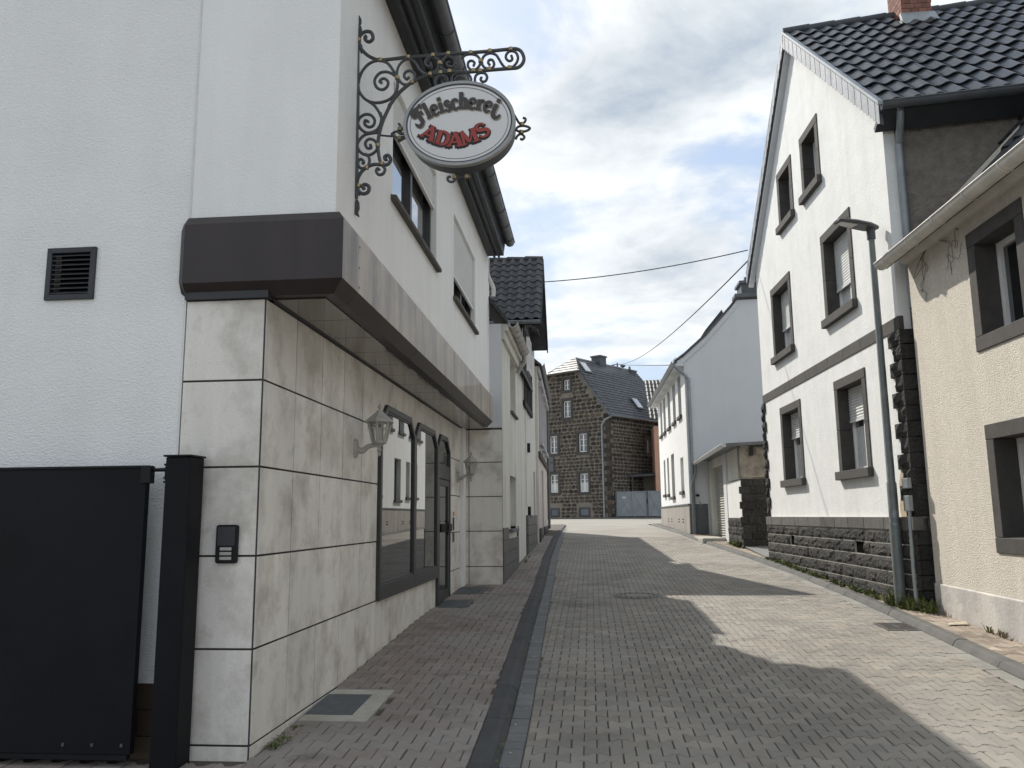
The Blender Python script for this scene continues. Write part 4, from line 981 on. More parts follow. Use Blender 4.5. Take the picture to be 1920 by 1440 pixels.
# ================================================================== STONE BLOCK HELPERS
def rough_block_meshes(name, mt, n=6, nx=5, nz=3, amp=.16):
    out = []
    for q_ in range(n):
        rr = random.Random(100+q_); mb = MB()
        # unit block x 0..1, z 0..1, front at y=-1 (depth 1) with broken face
        for i in range(nx+1):
            for j in range(nz+1):
                edge = i in (0, nx) or j in (0, nz)
                d = 1.0 if edge else 1.0+amp*(rr.random()*1.3+.25)
                jx = 0 if i in (0, nx) else rr.uniform(-.06, .06); jz = 0 if j in (0, nz) else rr.uniform(-.09, .09)
                mb.v.append(Vector((i/nx+jx, -d, j/nz+jz)))
        idx = lambda i, j: i*(nz+1)+j
        for i in range(nx):
            for j in range(nz): mb.f.append((idx(i, j), idx(i+1, j), idx(i+1, j+1), idx(i, j+1)))
        b = len(mb.v); mb.v += [Vector((0, 0, 0)), Vector((1, 0, 0)), Vector((1, 0, 1)), Vector((0, 0, 1))]
        mb.f += [tuple([b, b+1]+[idx(i, 0) for i in range(nx, -1, -1)]), tuple([b+1, b+2]+[idx(nx, j) for j in range(nz, -1, -1)]), tuple([b+2, b+3]+[idx(i, nz) for i in range(0, nx+1)]), tuple([b+3, b]+[idx(0, j) for j in range(0, nz+1)])]
        out.append(mesh_of(mb, name, mt))
    return out
def block(name, meshes, root, fr, s0, s1, z0, z1, o0, o1):
    me = R_.choice(meshes); left = fr.p(s0, z0, o0); rt = (fr.u.cross(Vector((0, 0, 1)))).dot(fr.n) > 0
    # local x must run so that -y local = outward normal
    if rt: M3 = Matrix((fr.u, -fr.n, Vector((0, 0, 1)))).transposed(); P = left
    else: M3 = Matrix((-fr.u, -fr.n, Vector((0, 0, 1)))).transposed(); P = fr.p(s1, z0, o0)
    return inst(name, me, root, P, M3, (s1-s0, o1-o0, z1-z0))

# ================================================================== WHITE GABLE HOUSE (right)
FW = Fr((3.72, 9.75), (-.0377, 1), (-1, 0))
wh = thing('white_gable_house', 'bright white gabled house with dark stone base and dark window surrounds', 'house', (5, 13, g(13)))
wins = dict(W1=(4.70, 5.74, 2.885, 4.055), W2=(1.68, 2.70, 2.885, 4.06), W3=(4.56, 5.58, .60, 1.785), W4=(1.58, 2.56, .60, 1.785), G1=(4.20, 4.86, 5.12, 5.985), G2=(2.74, 3.40, 5.12, 5.99))
SL = .905; EZ = 4.74
wcl = [lambda q: EZ+SL*(q[0]-.10)-q[1], lambda q: EZ+SL*(7.10-q[0])-q[1]]
exp_ = lambda h, e=.05: (h[0]-e, h[1]+e, h[2]-e, h[3]+e)
MB().wall(FW, .26, 6.92, -.06, 8.2, [exp_(h) for h in wins.values()], -.30, 0, wcl).build('wall', 'render_fresh', wh)
# base: mortar core + cap stones + rock-faced blocks
RZs = [-.045, -.20, -.365, -.53, -.70, -.87, -1.04, -1.22]
holes_ = [(1.80, 2.15), (5.10, 5.36)]
core = MB().wall(FW, .32, 6.90, -1.4, -.045, [(a, b, RZs[3]+.002, RZs[2]-.002) for a, b in holes_], -.3, .059).build('stone_base', 'mortar', wh)
bl = rough_block_meshes('stone_block', 'basalt', 7, 9, 4, .42)
RZs = [-.045, -.20, -.365, -.53, -.70, -.87, -1.04, -1.22]
s_ = .16
while s_ < 6.9:
    e_ = min(s_+R_.uniform(.55, .95), 6.95)
    if 6.95-e_ < .25: e_ = 6.95
    MB().fb(FW, s_+.004, e_-.004, RZs[1]+.004, RZs[0]-.001, -.05, .075).build('cap_stone', 'basalt_smooth', core, bevel=.006); s_ = e_
    if e_ >= 6.95: break
holes_ = [(1.80, 2.15), (5.10, 5.36)]
for i in range(1, 7):
    z1, z0 = RZs[i], RZs[i+1]; s_ = .18 if i % 2 else .18
    marks = []
    while s_ < 6.9:
        e_ = min(s_+R_.uniform(.45, .95), 6.93)
        if 6.93-e_ < .22: e_ = 6.93
        seg_ = [(s_, e_)]
        if i == 2:
            for h0, h1 in holes_:
                n_ = []
                for a, b in seg_:
                    if b <= h0 or a >= h1: n_.append((a, b))
                    else:
                        if h0-a > .05: n_.append((a, h0))
                        if b-h1 > .05: n_.append((h1, b))
                seg_ = n_
        for a, b in seg_: block('stone_block', bl, core, FW, a+.007, b-.007, z0+.007, z1-.007, .02, .062)
        s_ = e_
        if e_ >= 6.93: break
for h0, h1 in holes_: MB().fb(FW, h0-.02, h1+.02, RZs[3]-.02, RZs[2]+.02, -.28, .035).build('air_vent', 'deep_shade', core)  # black plate, the shade of the deep opening put into its colour
# band
s_ = .24; bandroot = None
while s_ < 6.9:
    e_ = min(s_+R_.uniform(.55, .95), 6.93)
    if 6.93-e_ < .3: e_ = 6.93
    MB().fb(FW, s_+.003, e_-.003, 2.163, 2.325, -.05, .012).build('band_stone', 'surround', wh, bevel=.003); s_ = e_
    if e_ >= 6.93: break
# quoins on both corners
FWS = Fr((FW.p(.26, 0).x, FW.p(.26, 0).y), (.988, -.152), (-.15, -1))
qm = rough_block_meshes('quoin', 'basalt', 6, 4, 3, .45)
for k in range(12):
    z1 = 2.158-.1835*k; z0 = z1-.1835; w_ = .30 if k % 2 == 0 else .17
    block('quoin', qm, wh, FW, .20, .26+w_, z0+.005, z1-.005, -.02, .030)
    MB().fb(FWS, -.02, .20 if k % 2 else .32, z0+.005, z1-.005, -.05, .055).build('quoin', 'basalt', wh, bevel=.012)
    w_ = .16 if k % 2 == 0 else .07
    block('quoin', qm, wh, FW, 6.92-w_, 6.96, z0+.005, z1-.005, -.02, .030)
# stone side base below E
for i in range(1, 7):
    MB().fb(FWS, .0, .5, RZs[i+1]+.004, RZs[i]-.004, -.05, .05).build('stone_block', 'basalt', core, bevel=.012)
# fallen-render patch and small plates at the near corner
pt = [(.36, -.04), (.66, -.04), (.66, .10), (.60, .22), (.63, .34), (.56, .48), (.53, .62), (.44, .70), (.47, .82), (.40, .90), (.36, .78)]
MB().prism([FW.p(a, b, .001) for a, b in pt], [FW.p(a, b, .007) for a, b in pt]).build('bare_patch', 'patch_beige', wh)
for z0, z1 in ((.28, .40), (.02, .20)): MB().fb(FW, .20, .36, z0, z1, .035, .085).build('junction_box', 'zinc', wh, bevel=.008)
MB().tube([FW.p(.24, .02, .07), FW.p(.22, -.6, .09), FW.p(.21, -1.05, .09)], .022, 8).build('conduit', 'zinc', wh, smooth=True)
# windows
shut = dict(W1=3.36, W2=3.29, W3=1.33, W4=1.32, G1=None, G2=None)
for k, w in wins.items():
    window(wh, FW, *w, dep=.17, cols=2 if k[0] == 'W' else 1, fm='frame_white', shutter=shut[k], surround=(.135, .014, 2), sill=(.165, .125, .075, 'surround'), slat=.042, curtain=k[0] == 'W')
    backing(wh, FW, w[0]-.04, w[1]+.04, w[2]-.04, w[3]+.04, -.26)
# rough grey side wall
MB().wall(FWS, .13, 8.0, -1.4, EZ+.1, [], -.25, 0).build('side_wall', 'roughcast_dark', wh)
MB().wall(FWS, .0, .13, 2.16, EZ+.1, [], -.25, .003).build('side_return', 'render_fresh', wh)
MB().wall(Fr((FW.p(6.90, 0).x, FW.p(6.90, 0).y), (1, -.1), (0, 1)), .31, 8, -1.4, EZ+.1, [], -.25, 0).build('far_wall', 'roughcast', wh)
# roof: near slope tiled
V = Vector((.988, -.152, 0)).normalized()
e0 = FW.p(.0, 4.90, .12); r0 = FW.p(3.64, 8.10, .12); e1 = FW.p(7.20, 4.90, .12)
Ub = (r0-e0); Ubl = Ub.length; Ub.normalize(); NW = V.cross(Ub).normalized(); NW = NW if NW.z > 0 else -NW
RL = 8.2
rw = roof_slab([e0, e0+V*RL, r0+V*RL, r0], .09, 'roof', 'fascia_dark', wh)
roof_slab([r0, r0+V*RL, e1+V*RL, e1], .09, 'roof', 'tile_black', wh)
roof_tiles(rw, 'roof_tile', 'tile_black', e0-Ub*.05+V*.05, V, Ub, NW, 24, 12, .24, Ubl/12*1.004, .044)
for k in range(14): MB().tube([r0+V*(.40*k+.0)+Vector((0, 0, .02)), r0+V*(.40*(k+1)+.03)+Vector((0, 0, .035))], .085, 9).build('ridge_tile', 'tile_black', rw, smooth=True)
# slate-hung verge
def verge(a, b, cnt, drop, mt='shingle'):
    a, b = Vector(a), Vector(b); d = (b-a); n = Vector(FW.n)
    MB().prism([a-Vector((0, 0, drop))-n*.035, b-Vector((0, 0, drop))-n*.035, b-n*.035, a-n*.035], [a-Vector((0, 0, drop*.95)), b-Vector((0, 0, drop*.95)), b, a]).build('verge_board', 'zinc_dark', wh)
    vo = MB().prism([a+n*.015+Vector((0, 0, .0)), b+n*.015, b+n*.015+Vector((0, 0, .05)), a+n*.015+Vector((0, 0, .05))], [a-n*.05, b-n*.05, b-n*.05+Vector((0, 0, .05)), a-n*.05+Vector((0, 0, .05))]).build('verge_flashing', 'zinc', wh)
    for k in range(cnt):
        p = a+d*(k/cnt); q_ = a+d*((k+1.25)/cnt); o0, o1 = .004, .012
        P = [(p, -.01), (q_, -.01), (q_, -drop*.86), ((p+q_)/2, -drop*1.04), (p, -drop*.92)]
        MB().prism([x+Vector((0, 0, zz_))+n*o0 for x, zz_ in P], [x+Vector((0, 0, zz_))+n*(o1+.004*(k % 2)) for x, zz_ in P]).build('shingle', mt, vo)
verge(e0, r0, 36, .27); verge(e1, r0, 30, .20)
# verge soffit
MB().prism([FW.p(7.16, 4.62, 0), FW.p(3.64, 7.80, 0), FW.p(3.64, 7.84, 0), FW.p(7.16, 4.66, 0)], [FW.p(7.16, 4.62, .10), FW.p(3.64, 7.80, .10), FW.p(3.64, 7.84, .10), FW.p(7.16, 4.66, .10)]).build('verge_soffit', 'render_h3', wh)
# gutter and downpipe on the near eave
ge = e0-Ub*.08
MB().halfpipe(ge-Vector((.02, .06, .0)), ge+V*RL-Vector((.02, .06, 0)), .07, 9).build('gutter', 'zinc_dark', wh, smooth=True)
MB().prism([e0+Vector((0, -.02, -.10)), e0+V*RL+Vector((0, -.02, -.10)), e0+V*RL+Vector((0, .22, -.26)), e0+Vector((0, .22, -.26))], [e0+Vector((0, 0, -.04)), e0+V*RL+Vector((0, 0, -.04)), e0+V*RL+Vector((0, .24, -.2)), e0+Vector((0, .24, -.2))]).build('eave_box', 'fascia_dark', wh)
dp = [FWS.p(.16, 4.84, .28), FWS.p(.16, 4.72, .26), FWS.p(.16, 4.5, .10), FWS.p(.16, 4.3, .06), FWS.p(.16, 3.0, .06), FWS.p(.16, 2.4, .06)]
MB().tube(cr(dp, 5), .045, 10).build('downpipe', 'zinc', wh, smooth=True)
# chimney
cq = r0+V*1.95
ch = MB().box((cq.x-.20, cq.y-.34, cq.z-.5), (cq.x+.25, cq.y+.18, cq.z+.95)).build('chimney', 'mortar_dark', wh)
for r_ in range(11):
    z0 = cq.z-.16+.085*r_; o_ = .06 if r_ % 2 else 0
    for k in range(4):
        x0 = cq.x-.21+max(0, k*.13-o_); x1 = min(cq.x-.21+(k+1)*.13-o_, cq.x+.26)
        if x1-x0 > .03: MB().box((x0+.004, cq.y-.352, z0+.004), (x1-.004, cq.y-.33, z0+.081)).build('brick', 'brick_red', ch)
    for k in range(4):
        y0 = cq.y-.35+max(0, k*.15-o_); y1 = min(cq.y-.35+(k+1)*.15-o_, cq.y+.19)
        if y1-y0 > .03: MB().box((cq.x-.212, y0+.004, z0+.004), (cq.x-.19, y1-.004, z0+.081)).build('brick', 'brick_red', ch)
MB().box((cq.x-.25, cq.y-.39, cq.z+.96), (cq.x+.30, cq.y+.23, cq.z+1.02)).build('chimney_cap', 'concrete', ch)
MB().prism([(cq.x-.24, cq.y-.46, cq.z-.42), (cq.x+.29, cq.y-.54, cq.z-.42), (cq.x+.29, cq.y-.36, cq.z-.15), (cq.x-.24, cq.y-.36, cq.z-.15)], [(cq.x-.24, cq.y-.38, cq.z-.42), (cq.x+.29, cq.y-.38, cq.z-.42), (cq.x+.29, cq.y-.30, cq.z-.15), (cq.x-.24, cq.y-.30, cq.z-.15)]).build('flashing', 'zinc', ch)

# ================================================================== BEIGE ROUGHCAST HOUSE (right, nearest)
FE = Fr((3.80, 9.6), (-.026, 1), (-1, 0))
be = thing('beige_house', 'beige roughcast house with grey plinth and pale rounded gutter', 'house', (6, 7, g(7)))
ew = [(-2.10, -1.36, 1.70, 2.61), (-2.10, -1.36, -.235, .69), (-5.2, -4.4, 1.70, 2.61), (-5.2, -4.4, -.235, .69)]
MB().wall(FE, -9., .22, -.80, 3.02, [exp_(h) for h in ew], -.3, 0).build('wall', 'roughcast', be)
pl_ = MB()
n = 12
pl_.prism([FE.p(-9., -2.0, .0), FE.p(.22, -2.0, .0), FE.p(.22, -.765, .0), FE.p(-9., -.86, .0)], [FE.p(-9., -2.0, .022), FE.p(.22, -2.0, .022), FE.p(.22, -.775, .018), FE.p(-9., -.87, .018)])
pl_.build('plinth', 'concrete_plinth', be, bevel=.006)
MB().fb(FE, -9., .22, -2., -.80, -.3, -.002).build('plinth_core', 'concrete_plinth', be)
for w in ew:
    window(be, FE, *w, dep=.20, fw=.055, fm='frame_white', cols=1, surround=(.145, .012, 1), sill=(.145, .145, .016, 'surround'), curtain=False)
    backing(be, FE, w[0]-.04, w[1]+.04, w[2]-.04, w[3]+.04, -.29)
FEE = Fr((FE.p(.22, 0).x, FE.p(.22, 0).y), (.988, -.152), (0, 1))
MB().wall(FEE, .32, 8., -2., 8., [], -.25, 0, [lambda q: 3.10+1.02*q[0]-q[1], lambda q: 3.1+1.02*(8-q[0])-q[1]]).build('gable_wall', 'roughcast', be)
cv = [(0, 2.90), (.05, 2.90), (.17, 3.01), (.17, 3.06), (0, 3.06)]
MB().prism([FE.p(-9., z_, o_) for o_, z_ in cv], [FE.p(.22, z_, o_) for o_, z_ in cv]).build('eave_cove', 'gutter_cream', be)
gp = onx(1664, 489, FE.p(.3, 0, .26).x)
gt = MB().halfpipe(FE.p(-9., gp.z+.035, .25), FE.p(.36, gp.z+.035, .25), .082, 10).build('gutter', 'gutter_cream', be, smooth=True)
MB().prism([FE.p(.352, gp.z+.035-.08*math.sin(a), .25+.08*math.cos(a)) for a in [math.pi*t/10 for t in range(11)]], [FE.p(.36, gp.z+.035-.08*math.sin(a), .25+.08*math.cos(a)) for a in [math.pi*t/10 for t in range(11)]]).build('gutter_end', 'gutter_cream', gt)
for k in range(8):
    sk = .1-.66*k; MB().tube([FE.p(sk, gp.z+.035-.086*math.sin(a), .25+.086*math.cos(a)) for a in [math.pi*t/10 for t in range(11)]], .006, 5).build('gutter_bracket', 'gutter_cream', gt)
ez = gp.z+.03
k1 = (-.75, .80)      # sprocketed foot of the roof, then the steeper main slope
roof_slab([FE.p(-9, ez, .2), FE.p(.34, ez, .2), FE.p(.34, ez+k1[1], k1[0]), FE.p(-9, ez+k1[1], k1[0])], .07, 'roof_foot', 'tile_old', be)
p0 = FE.p(.34, ez+k1[1], k1[0]); p1 = FE.p(.34, ez+k1[1]+3.1, k1[0]-2.6)+Vector((0, -.45, 0))
rf_e = roof_slab([FE.p(-9, ez+k1[1], k1[0]), p0, p1, FE.p(-9, p1.z, k1[0]-2.6)], .07, 'roof', 'tile_old', be)
Ve = Vector((2.6, 0, 3.1)).normalized(); roof_tiles(rf_e, 'roof_tile', 'tile_old', FE.p(-4.2, ez+k1[1], k1[0]), FE.u, Ve, Vector((-Ve.z, 0, Ve.x)), 18, 6, .25, .36, .045)
# dried creeper twigs under the eave
tw = MB(); rr = random.Random(5)
for k in range(8):
    s0 = rr.choice([-.12, -.16, -.2, -.7, -.8, -.9])+rr.uniform(-.12, .12); z_ = rr.uniform(2.3, 2.72); P = [FE.p(s0, z_, .008)]
    for j in range(5): P.append(FE.p(s0+rr.uniform(-.18, .10)*(j+1)*.4, z_+.09*(j+1)*rr.uniform(.3, 1.1), .012))
    tw.tube(cr(P, 3), .0024, 5)
t_ = tw.build('creeper_twigs', 'twig', be); t_['kind'] = 'stuff'
MB().box((4.2, 9.78, -1.4), (4.4, 9.95, 2.9)).build('gap_filler', 'roughcast_dark', be)

# ================================================================== STREET LAMP
lb = ong(1691, 1138); LX, LY = 3.60, lb.y
lb = Vector((LX, LY, g(LY)))
lt = ony(1633, 440, LY)
LX = (lt.x+ony(1690, 1130, LY).x)/2
lamp = thing('street_lamp', 'slim grey street lamp with flat head against the white house', 'street lamp', (LX, LY, g(LY)))
zt = lt.z
MB().tube([(LX, LY, g(LY)-.05), (LX, LY, -.15), (LX, LY, -.13), (LX, LY, .35), (LX, LY, .37), (LX, LY, zt)], [.066, .064, .058, .056, .047, .036], 14).build('pole', 'pole', lamp, smooth=True)
MB().lathe((LX, LY, zt-.06), [(.052, 0), (.052, .13), (.035, .145)], 12).build('socket', 'lamp_head', lamp, smooth=True)
hl = ony(1572, 421, LY-.12); FH = Fr((LX, LY), (hl.x-LX, -.16), (0, -1))
hlen = .48
P0 = [(-.07, .075, .05), (.05, .12, .055), (hlen*.55, .125, .05), (hlen, .085, .028), (hlen+.012, .06, .02)]
hm = MB(); st_ = []
for a, w_, h_ in P0:
    zc = zt+.085+a*.10
    st_.append([FH.p(a, zc-.018, w_*.72), FH.p(a, zc-.018, -w_*.72), FH.p(a, zc, -w_), FH.p(a, zc+h_*.6, -w_*.8), FH.p(a, zc+h_, 0), FH.p(a, zc+h_*.6, w_*.8), FH.p(a, zc, w_)])
for A, B in zip(st_[:-1], st_[1:]): hm.prism(A, B)
hm.build('lamp_head', 'lamp_head', lamp, bevel=.004)
zc = zt+.085+.035
MB().prism([FH.p(.24, zc-.033, .07), FH.p(.46, zc-.012, .05), FH.p(.46, zc-.012, -.05), FH.p(.24, zc-.033, -.07)], [FH.p(.24, zc-.018, .07), FH.p(.46, zc+.004, .05), FH.p(.46, zc+.004, -.05), FH.p(.24, zc-.018, -.07)]).build('lens', 'lens', lamp)
for z0, z1, mt_ in ((-.06, .03, 'zinc'), (-.19, -.11, 'zinc'), (-.40, -.32, 'sticker')):
    pts = [(LX+.0605*math.cos(a), LY+.0605*math.sin(a)) for a in [math.radians(190+8*k) for k in range(13)]]
    mb = MB()
    for (xa_, ya_), (xb_, yb_) in zip(pts[:-1], pts[1:]): mb.poly([(xa_, ya_, z0), (xb_, yb_, z0), (xb_, yb_, z1), (xa_, ya_, z1)])
    mb.build('sticker', mt_, lamp)

# ================================================================== WHITE HOUSE WITH BLANK GABLE (further right) AND ITS GARAGE
h3 = thing('white_eaves_house', 'white house with plain grey side wall and narrow dark windows beyond the garage', 'house', (5, 28, g(28)))
FH3 = Fr((2.80, 24.1), (-.006, 1), (-1, 0)); X3 = 2.80
u_w = [(1.30, 2.12), (2.90, 3.72), (4.55, 5.40), (6.22, 7.06), (7.55, 8.35)]
l_w = [(1.42, 2.22, .72, 1.74), (4.0, 4.95, .62, 2.04), (5.75, 6.40, .74, 2.02), (7.05, 7.70, .76, 2.02)]
hs = [(a-.28, b-.28, 3.0, 4.26) for a, b in u_w]+[(a-.28, b-.28, c, d) for a, b, c, d in l_w]
MB().wall(FH3, 0, 8.95, .31, 4.36, hs, -.3, 0).build('wall', 'render_fresh', h3)
for i, h in enumerate(hs):
    window(h3, FH3, *h, dep=.16, fm='frame_dark' if i != 5 else 'shutter', cols=1, pm='glass' if i != 5 else 'shutter', sill=(.05, .10, .07, 'surround'))
    backing(h3, FH3, h[0]-.03, h[1]+.03, h[2]-.03, h[3]+.03, -.26)
bs = MB().fb(FH3, 0, 8.95, -1.2, .30, -.3, -.012).build('base', 'joint', h3)
k = 0; s_ = 0.
while s_ < 8.9:
    e_ = min(s_+1.12, 8.95); MB().fb(FH3, s_+.004, e_-.004, -1.2, .285, -.012, .022).build('base_panel', 'panel_beige', bs)
    if k in (1, 2, 4, 5):
        for zz_ in (-.22, -.14): MB().fb(FH3, s_+.35, s_+.62, zz_, zz_+.03, .020, .027).build('air_slot', 'deep_shade', bs)
    s_ = e_; k += 1
MB().fb(FH3, 0, 8.97, .286, .325, -.02, .045).build('base_capping', 'zinc_dark', h3)
FG3 = Fr((0, 24.1), (1, 0), (0, -1))
vpts = [(2.52, 4.42), (2.80, 4.62), (3.48, 5.22), (4.20, 6.02), (4.42, 6.30), (6.6, 6.36)]
P = [(X3, -1.2), (9., -1.2), (9., 4.4), (6.6, 6.28), (4.42, 6.22), (4.20, 5.94), (3.48, 5.14), (X3, 4.54)]
MB().prism([FG3.p(*q_, 0) for q_ in P], [FG3.p(*q_, -.25) for q_ in P]).build('gable_wall', 'render_h3', h3)
MB().fb(FG3, X3+.002, 3.30, -1.2, .31, .0, .014).build('base', 'zinc_dark', h3)
# rake trim and roof sheets
vs_ = [(2.60, 4.44), (2.80, 4.56), (3.48, 5.16), (4.20, 5.96), (4.40, 6.20)]
for (a, b), (c, d) in zip(vs_[:-1], vs_[1:]):
    MB().prism([FG3.p(a, b-.16, .0), FG3.p(c, d-.16, .0), FG3.p(c, d, .0), FG3.p(a, b, .0)], [FG3.p(a, b-.16, .04), FG3.p(c, d-.16, .04), FG3.p(c, d, .05), FG3.p(a, b, .05)]).build('rake_trim', 'render_h3', h3)
for (a, b), (c, d) in zip(vpts[:-1], vpts[1:]):
    MB().prism([(a, 24.0, b), (c, 24.0, d), (c, 24.0, d+.05), (a, 24.0, b+.05)], [(a, 33.5, b), (c, 33.5, d), (c, 33.5, d+.05), (a, 33.5, b+.05)]).build('roof', 'slate', h3)
MB().prism([(3.52, 24.2, 5.30), (4.02, 24.2, 5.86), (3.98, 24.2, 5.98), (3.46, 24.2, 5.36)], [(3.52, 30, 5.30), (4.02, 30, 5.86), (3.98, 30, 5.98), (3.46, 30, 5.36)]).build('dormer_edge', 'slate', h3)
MB().box((4.34, 23.98, 6.28), (6.8, 24.5, 6.40)).build('ridge_cap', 'zinc_dark', h3, bevel=.02)
chm = MB().box((4.56, 24.1, 6.40), (5.25, 24.8, 6.72)).build('chimney', 'slate', h3)
MB().box((4.50, 24.05, 6.72), (5.30, 24.86, 6.80)).build('chimney_cap', 'zinc_dark', chm); MB().lathe((4.75, 24.3, 6.80), [(.09, 0), (.06, .16)], 10).build('chimney_pot', 'zinc_dark', chm); MB().lathe((5.08, 24.5, 6.80), [(.10, 0), (.06, .2)], 10).build('chimney_pot', 'zinc_dark', chm)
MB().fb(FH3, -.05, 9.6, 4.30, 4.37, 0, .24).build('eave_soffit', 'render_h3', h3)
MB().halfpipe(FH3.p(-.06, 4.43, .28), FH3.p(9.8, 4.43, .28), .072, 8).build('gutter', 'zinc', h3, smooth=True)
dp = [FH3.p(.0, 4.38, .28), FH3.p(-.01, 4.25, .22), FH3.p(-.06, 3.95, -.06), FH3.p(-.06, 3.7, -.10), FH3.p(-.06, 1.5, -.10), FH3.p(-.06, -.55, -.10)]
MB().tube(cr(dp, 5), .05, 10).build('downpipe', 'zinc', h3, smooth=True)
MB().wall(Fr((0, 33.0), (1, 0), (0, 1)), X3, 9, -1, 4.5, [], -.2, 0).build('far_wall', 'render_h3', h3)
MB().box((2.98, 24.04, .52), (3.07, 24.1, .58)).build('wall_light', 'metal_black', h3)
MB().tube([(3.06, 24.08, .38), (3.10, 24.05, .33), (3.10, 24.05, .24), (3.03, 24.08, .18)], .012, 6).build('hose_hook', 'zinc', h3)

ga = thing('garage_annex', 'low garage with roller door between the two white houses', 'garage', (4.2, 21.5, g(21.5)))
FGA = Fr((3.35, 0), (0, 1), (-1, 0))
MB().wall(FGA, 18.96, 24.08, -1.2, 1.52, [(21.42, 23.58, -.75, 1.30), (18.96, 20.88, -1.2, .80)], -.25, -.03).build('wall', 'render_cream', ga)
MB().fb(FGA, 20.93, 21.40, -1.2, 1.53, -.24, .012).build('door_pier', 'render_h3', ga, bevel=.008); MB().fb(FGA, 23.60, 24.06, -1.2, 1.50, -.24, .0).build('door_pier', 'render_cream', ga)
dz = MB(); z = 1.30
while z > -.70:
    dz.prism([FGA.p(21.42, z, -.14), FGA.p(21.42, z-.03, -.118), FGA.p(21.42, z-.062, -.14)], [FGA.p(23.58, z, -.14), FGA.p(23.58, z-.03, -.118), FGA.p(23.58, z-.062, -.14)]); z -= .064
rdo = dz.build('roller_door', 'shutter_grey', ga); rdo['kind'] = 'stuff'
MB().fb(FGA, 21.40, 23.6, -.8, 1.3, -.17, -.141).build('door_core', 'shutter_grey', ga)
MB().fb(FGA, 19.06, 20.90, -.075, .77, -.24, -.002).build('wall_panel', 'render_fresh', ga)
MB().fb(FGA, 18.96, 20.92, -1.2, -.08, -.24, -.012).build('stone_core', 'mortar', ga)
z = -.085
for r_ in range(4):
    s_ = 18.93
    while s_ < 20.9:
        e_ = min(s_+R_.uniform(.5, .9), 20.92); e_ = 20.92 if 20.92-e_ < .25 else e_
        block('stone_block', bl, ga, FGA, s_+.006, e_-.006, z-.185, z-.006, -.03, .014); s_ = e_
        if e_ >= 20.92: break
    z -= .19
FGE = Fr((0, 18.94), (1, 0), (0, -1))
MB().fb(FGE, 3.36, 4.6, -1.2, .80, -.2, -.012).build('stone_core', 'mortar_dark', ga)
z = .79
for r_ in range(10):
    x_ = 3.335-(.05 if r_ % 2 else 0.); h_ = .165
    while x_ < 4.4:
        e_ = x_+R_.uniform(.18, .34); MB().fb(FGE, x_+.005, e_-.005, z-h_, z-.006, -.03+R_.uniform(-.004, .006), .02+R_.uniform(-.006, .008)).build('stone_block', 'basalt', ga, bevel=.012); x_ = e_
    z -= h_+.002
MB().fb(FGE, 3.335, 4.6, .81, 1.50, -.24, -.005).build('lintel', 'concrete_old', ga, bevel=.01)
MB().fb(FGE, 3.56, 3.64, 1.30, 1.50, -.02, .05).build('bracket', 'timber', ga)
roof_slab([(3.02, 18.70, 1.57), (6., 18.70, 1.69), (6., 24.08, 1.69), (3.02, 24.08, 1.57)], .07, 'roof', 'zinc_dark', ga)
MB().halfpipe((2.98, 18.72, 1.55), (2.98, 24.05, 1.47), .06, 8).build('gutter', 'plastic_white', ga, smooth=True)
MB().tube(cr([(2.99, 23.95, 1.42), (2.98, 23.98, 1.2), (2.87, 24.0, .85), (2.87, 24.0, .5), (2.87, 24.02, -.5)], 5), .035, 8).build('downpipe', 'zinc', ga, smooth=True)
sl_ = MB().prism([(3.36, 16.75, g(16.75)), (6., 16.6, g(16.75)), (6., 18.9, g(18.9)+.03), (3.36, 18.9, g(18.9)+.03)], [(3.36, 16.75, g(16.75)+.02), (6., 16.6, g(16.75)+.06), (6., 18.9, g(18.9)+.09), (3.36, 18.9, g(18.9)+.05)])
struct(sl_, 'passage_paving', 'gutter_stone')
struct(MB().box((2.75, 21.3, g(22.5)-.10), (3.33, 24.0, g(22.5)+.03)), 'garage_ramp', 'concrete', bevel=.02)

# ================================================================== STONE HOUSE AT THE END
th = math.radians(36); C0 = Vector((1.394, 59.15, 0))
FSG = Fr((C0.x, C0.y), (-math.cos(th), math.sin(th)), (-.5, -1)); FSS = Fr((C0.x, C0.y), (math.sin(th), math.cos(th)), (1, -.6))
sh_ = thing('stone_house', 'old dark stone house with slate roof and white windows closing the street', 'house', (C0.x-2, C0.y+4, -.14))
WG, CEN = 7.7, 3.85
gw = [(3.38, 3.98, 9.34, 10.12), (3.34, 4.06, 7.28, 8.52), (1.92, 2.70, 4.62, 5.98), (4.66, 5.42, 4.66, 5.98), (1.88, 2.68, 1.72, 3.06), (4.66, 5.44, 1.74, 3.08)]
Es, Ez, Hz = 0., 7.35, 10.70
SLs = (Hz-Ez)/(2.62)
gclip = [lambda q: Ez+SLs*(q[0]+.02)-q[1], lambda q: Ez+SLs*(WG+.02-q[0])-q[1], lambda q: Hz-q[1]]
MB().wall(FSG, 0, WG, -.6, 10.9, [exp_(h) for h in gw], -.35, 0, gclip).wall(FSS, .35, 9.0, -.6, Ez+.05, [(5.0, 5.3, 4.7, 5.65)], -.35, 0).build('wall', 'mortar_dark', sh_)
stone_list = []
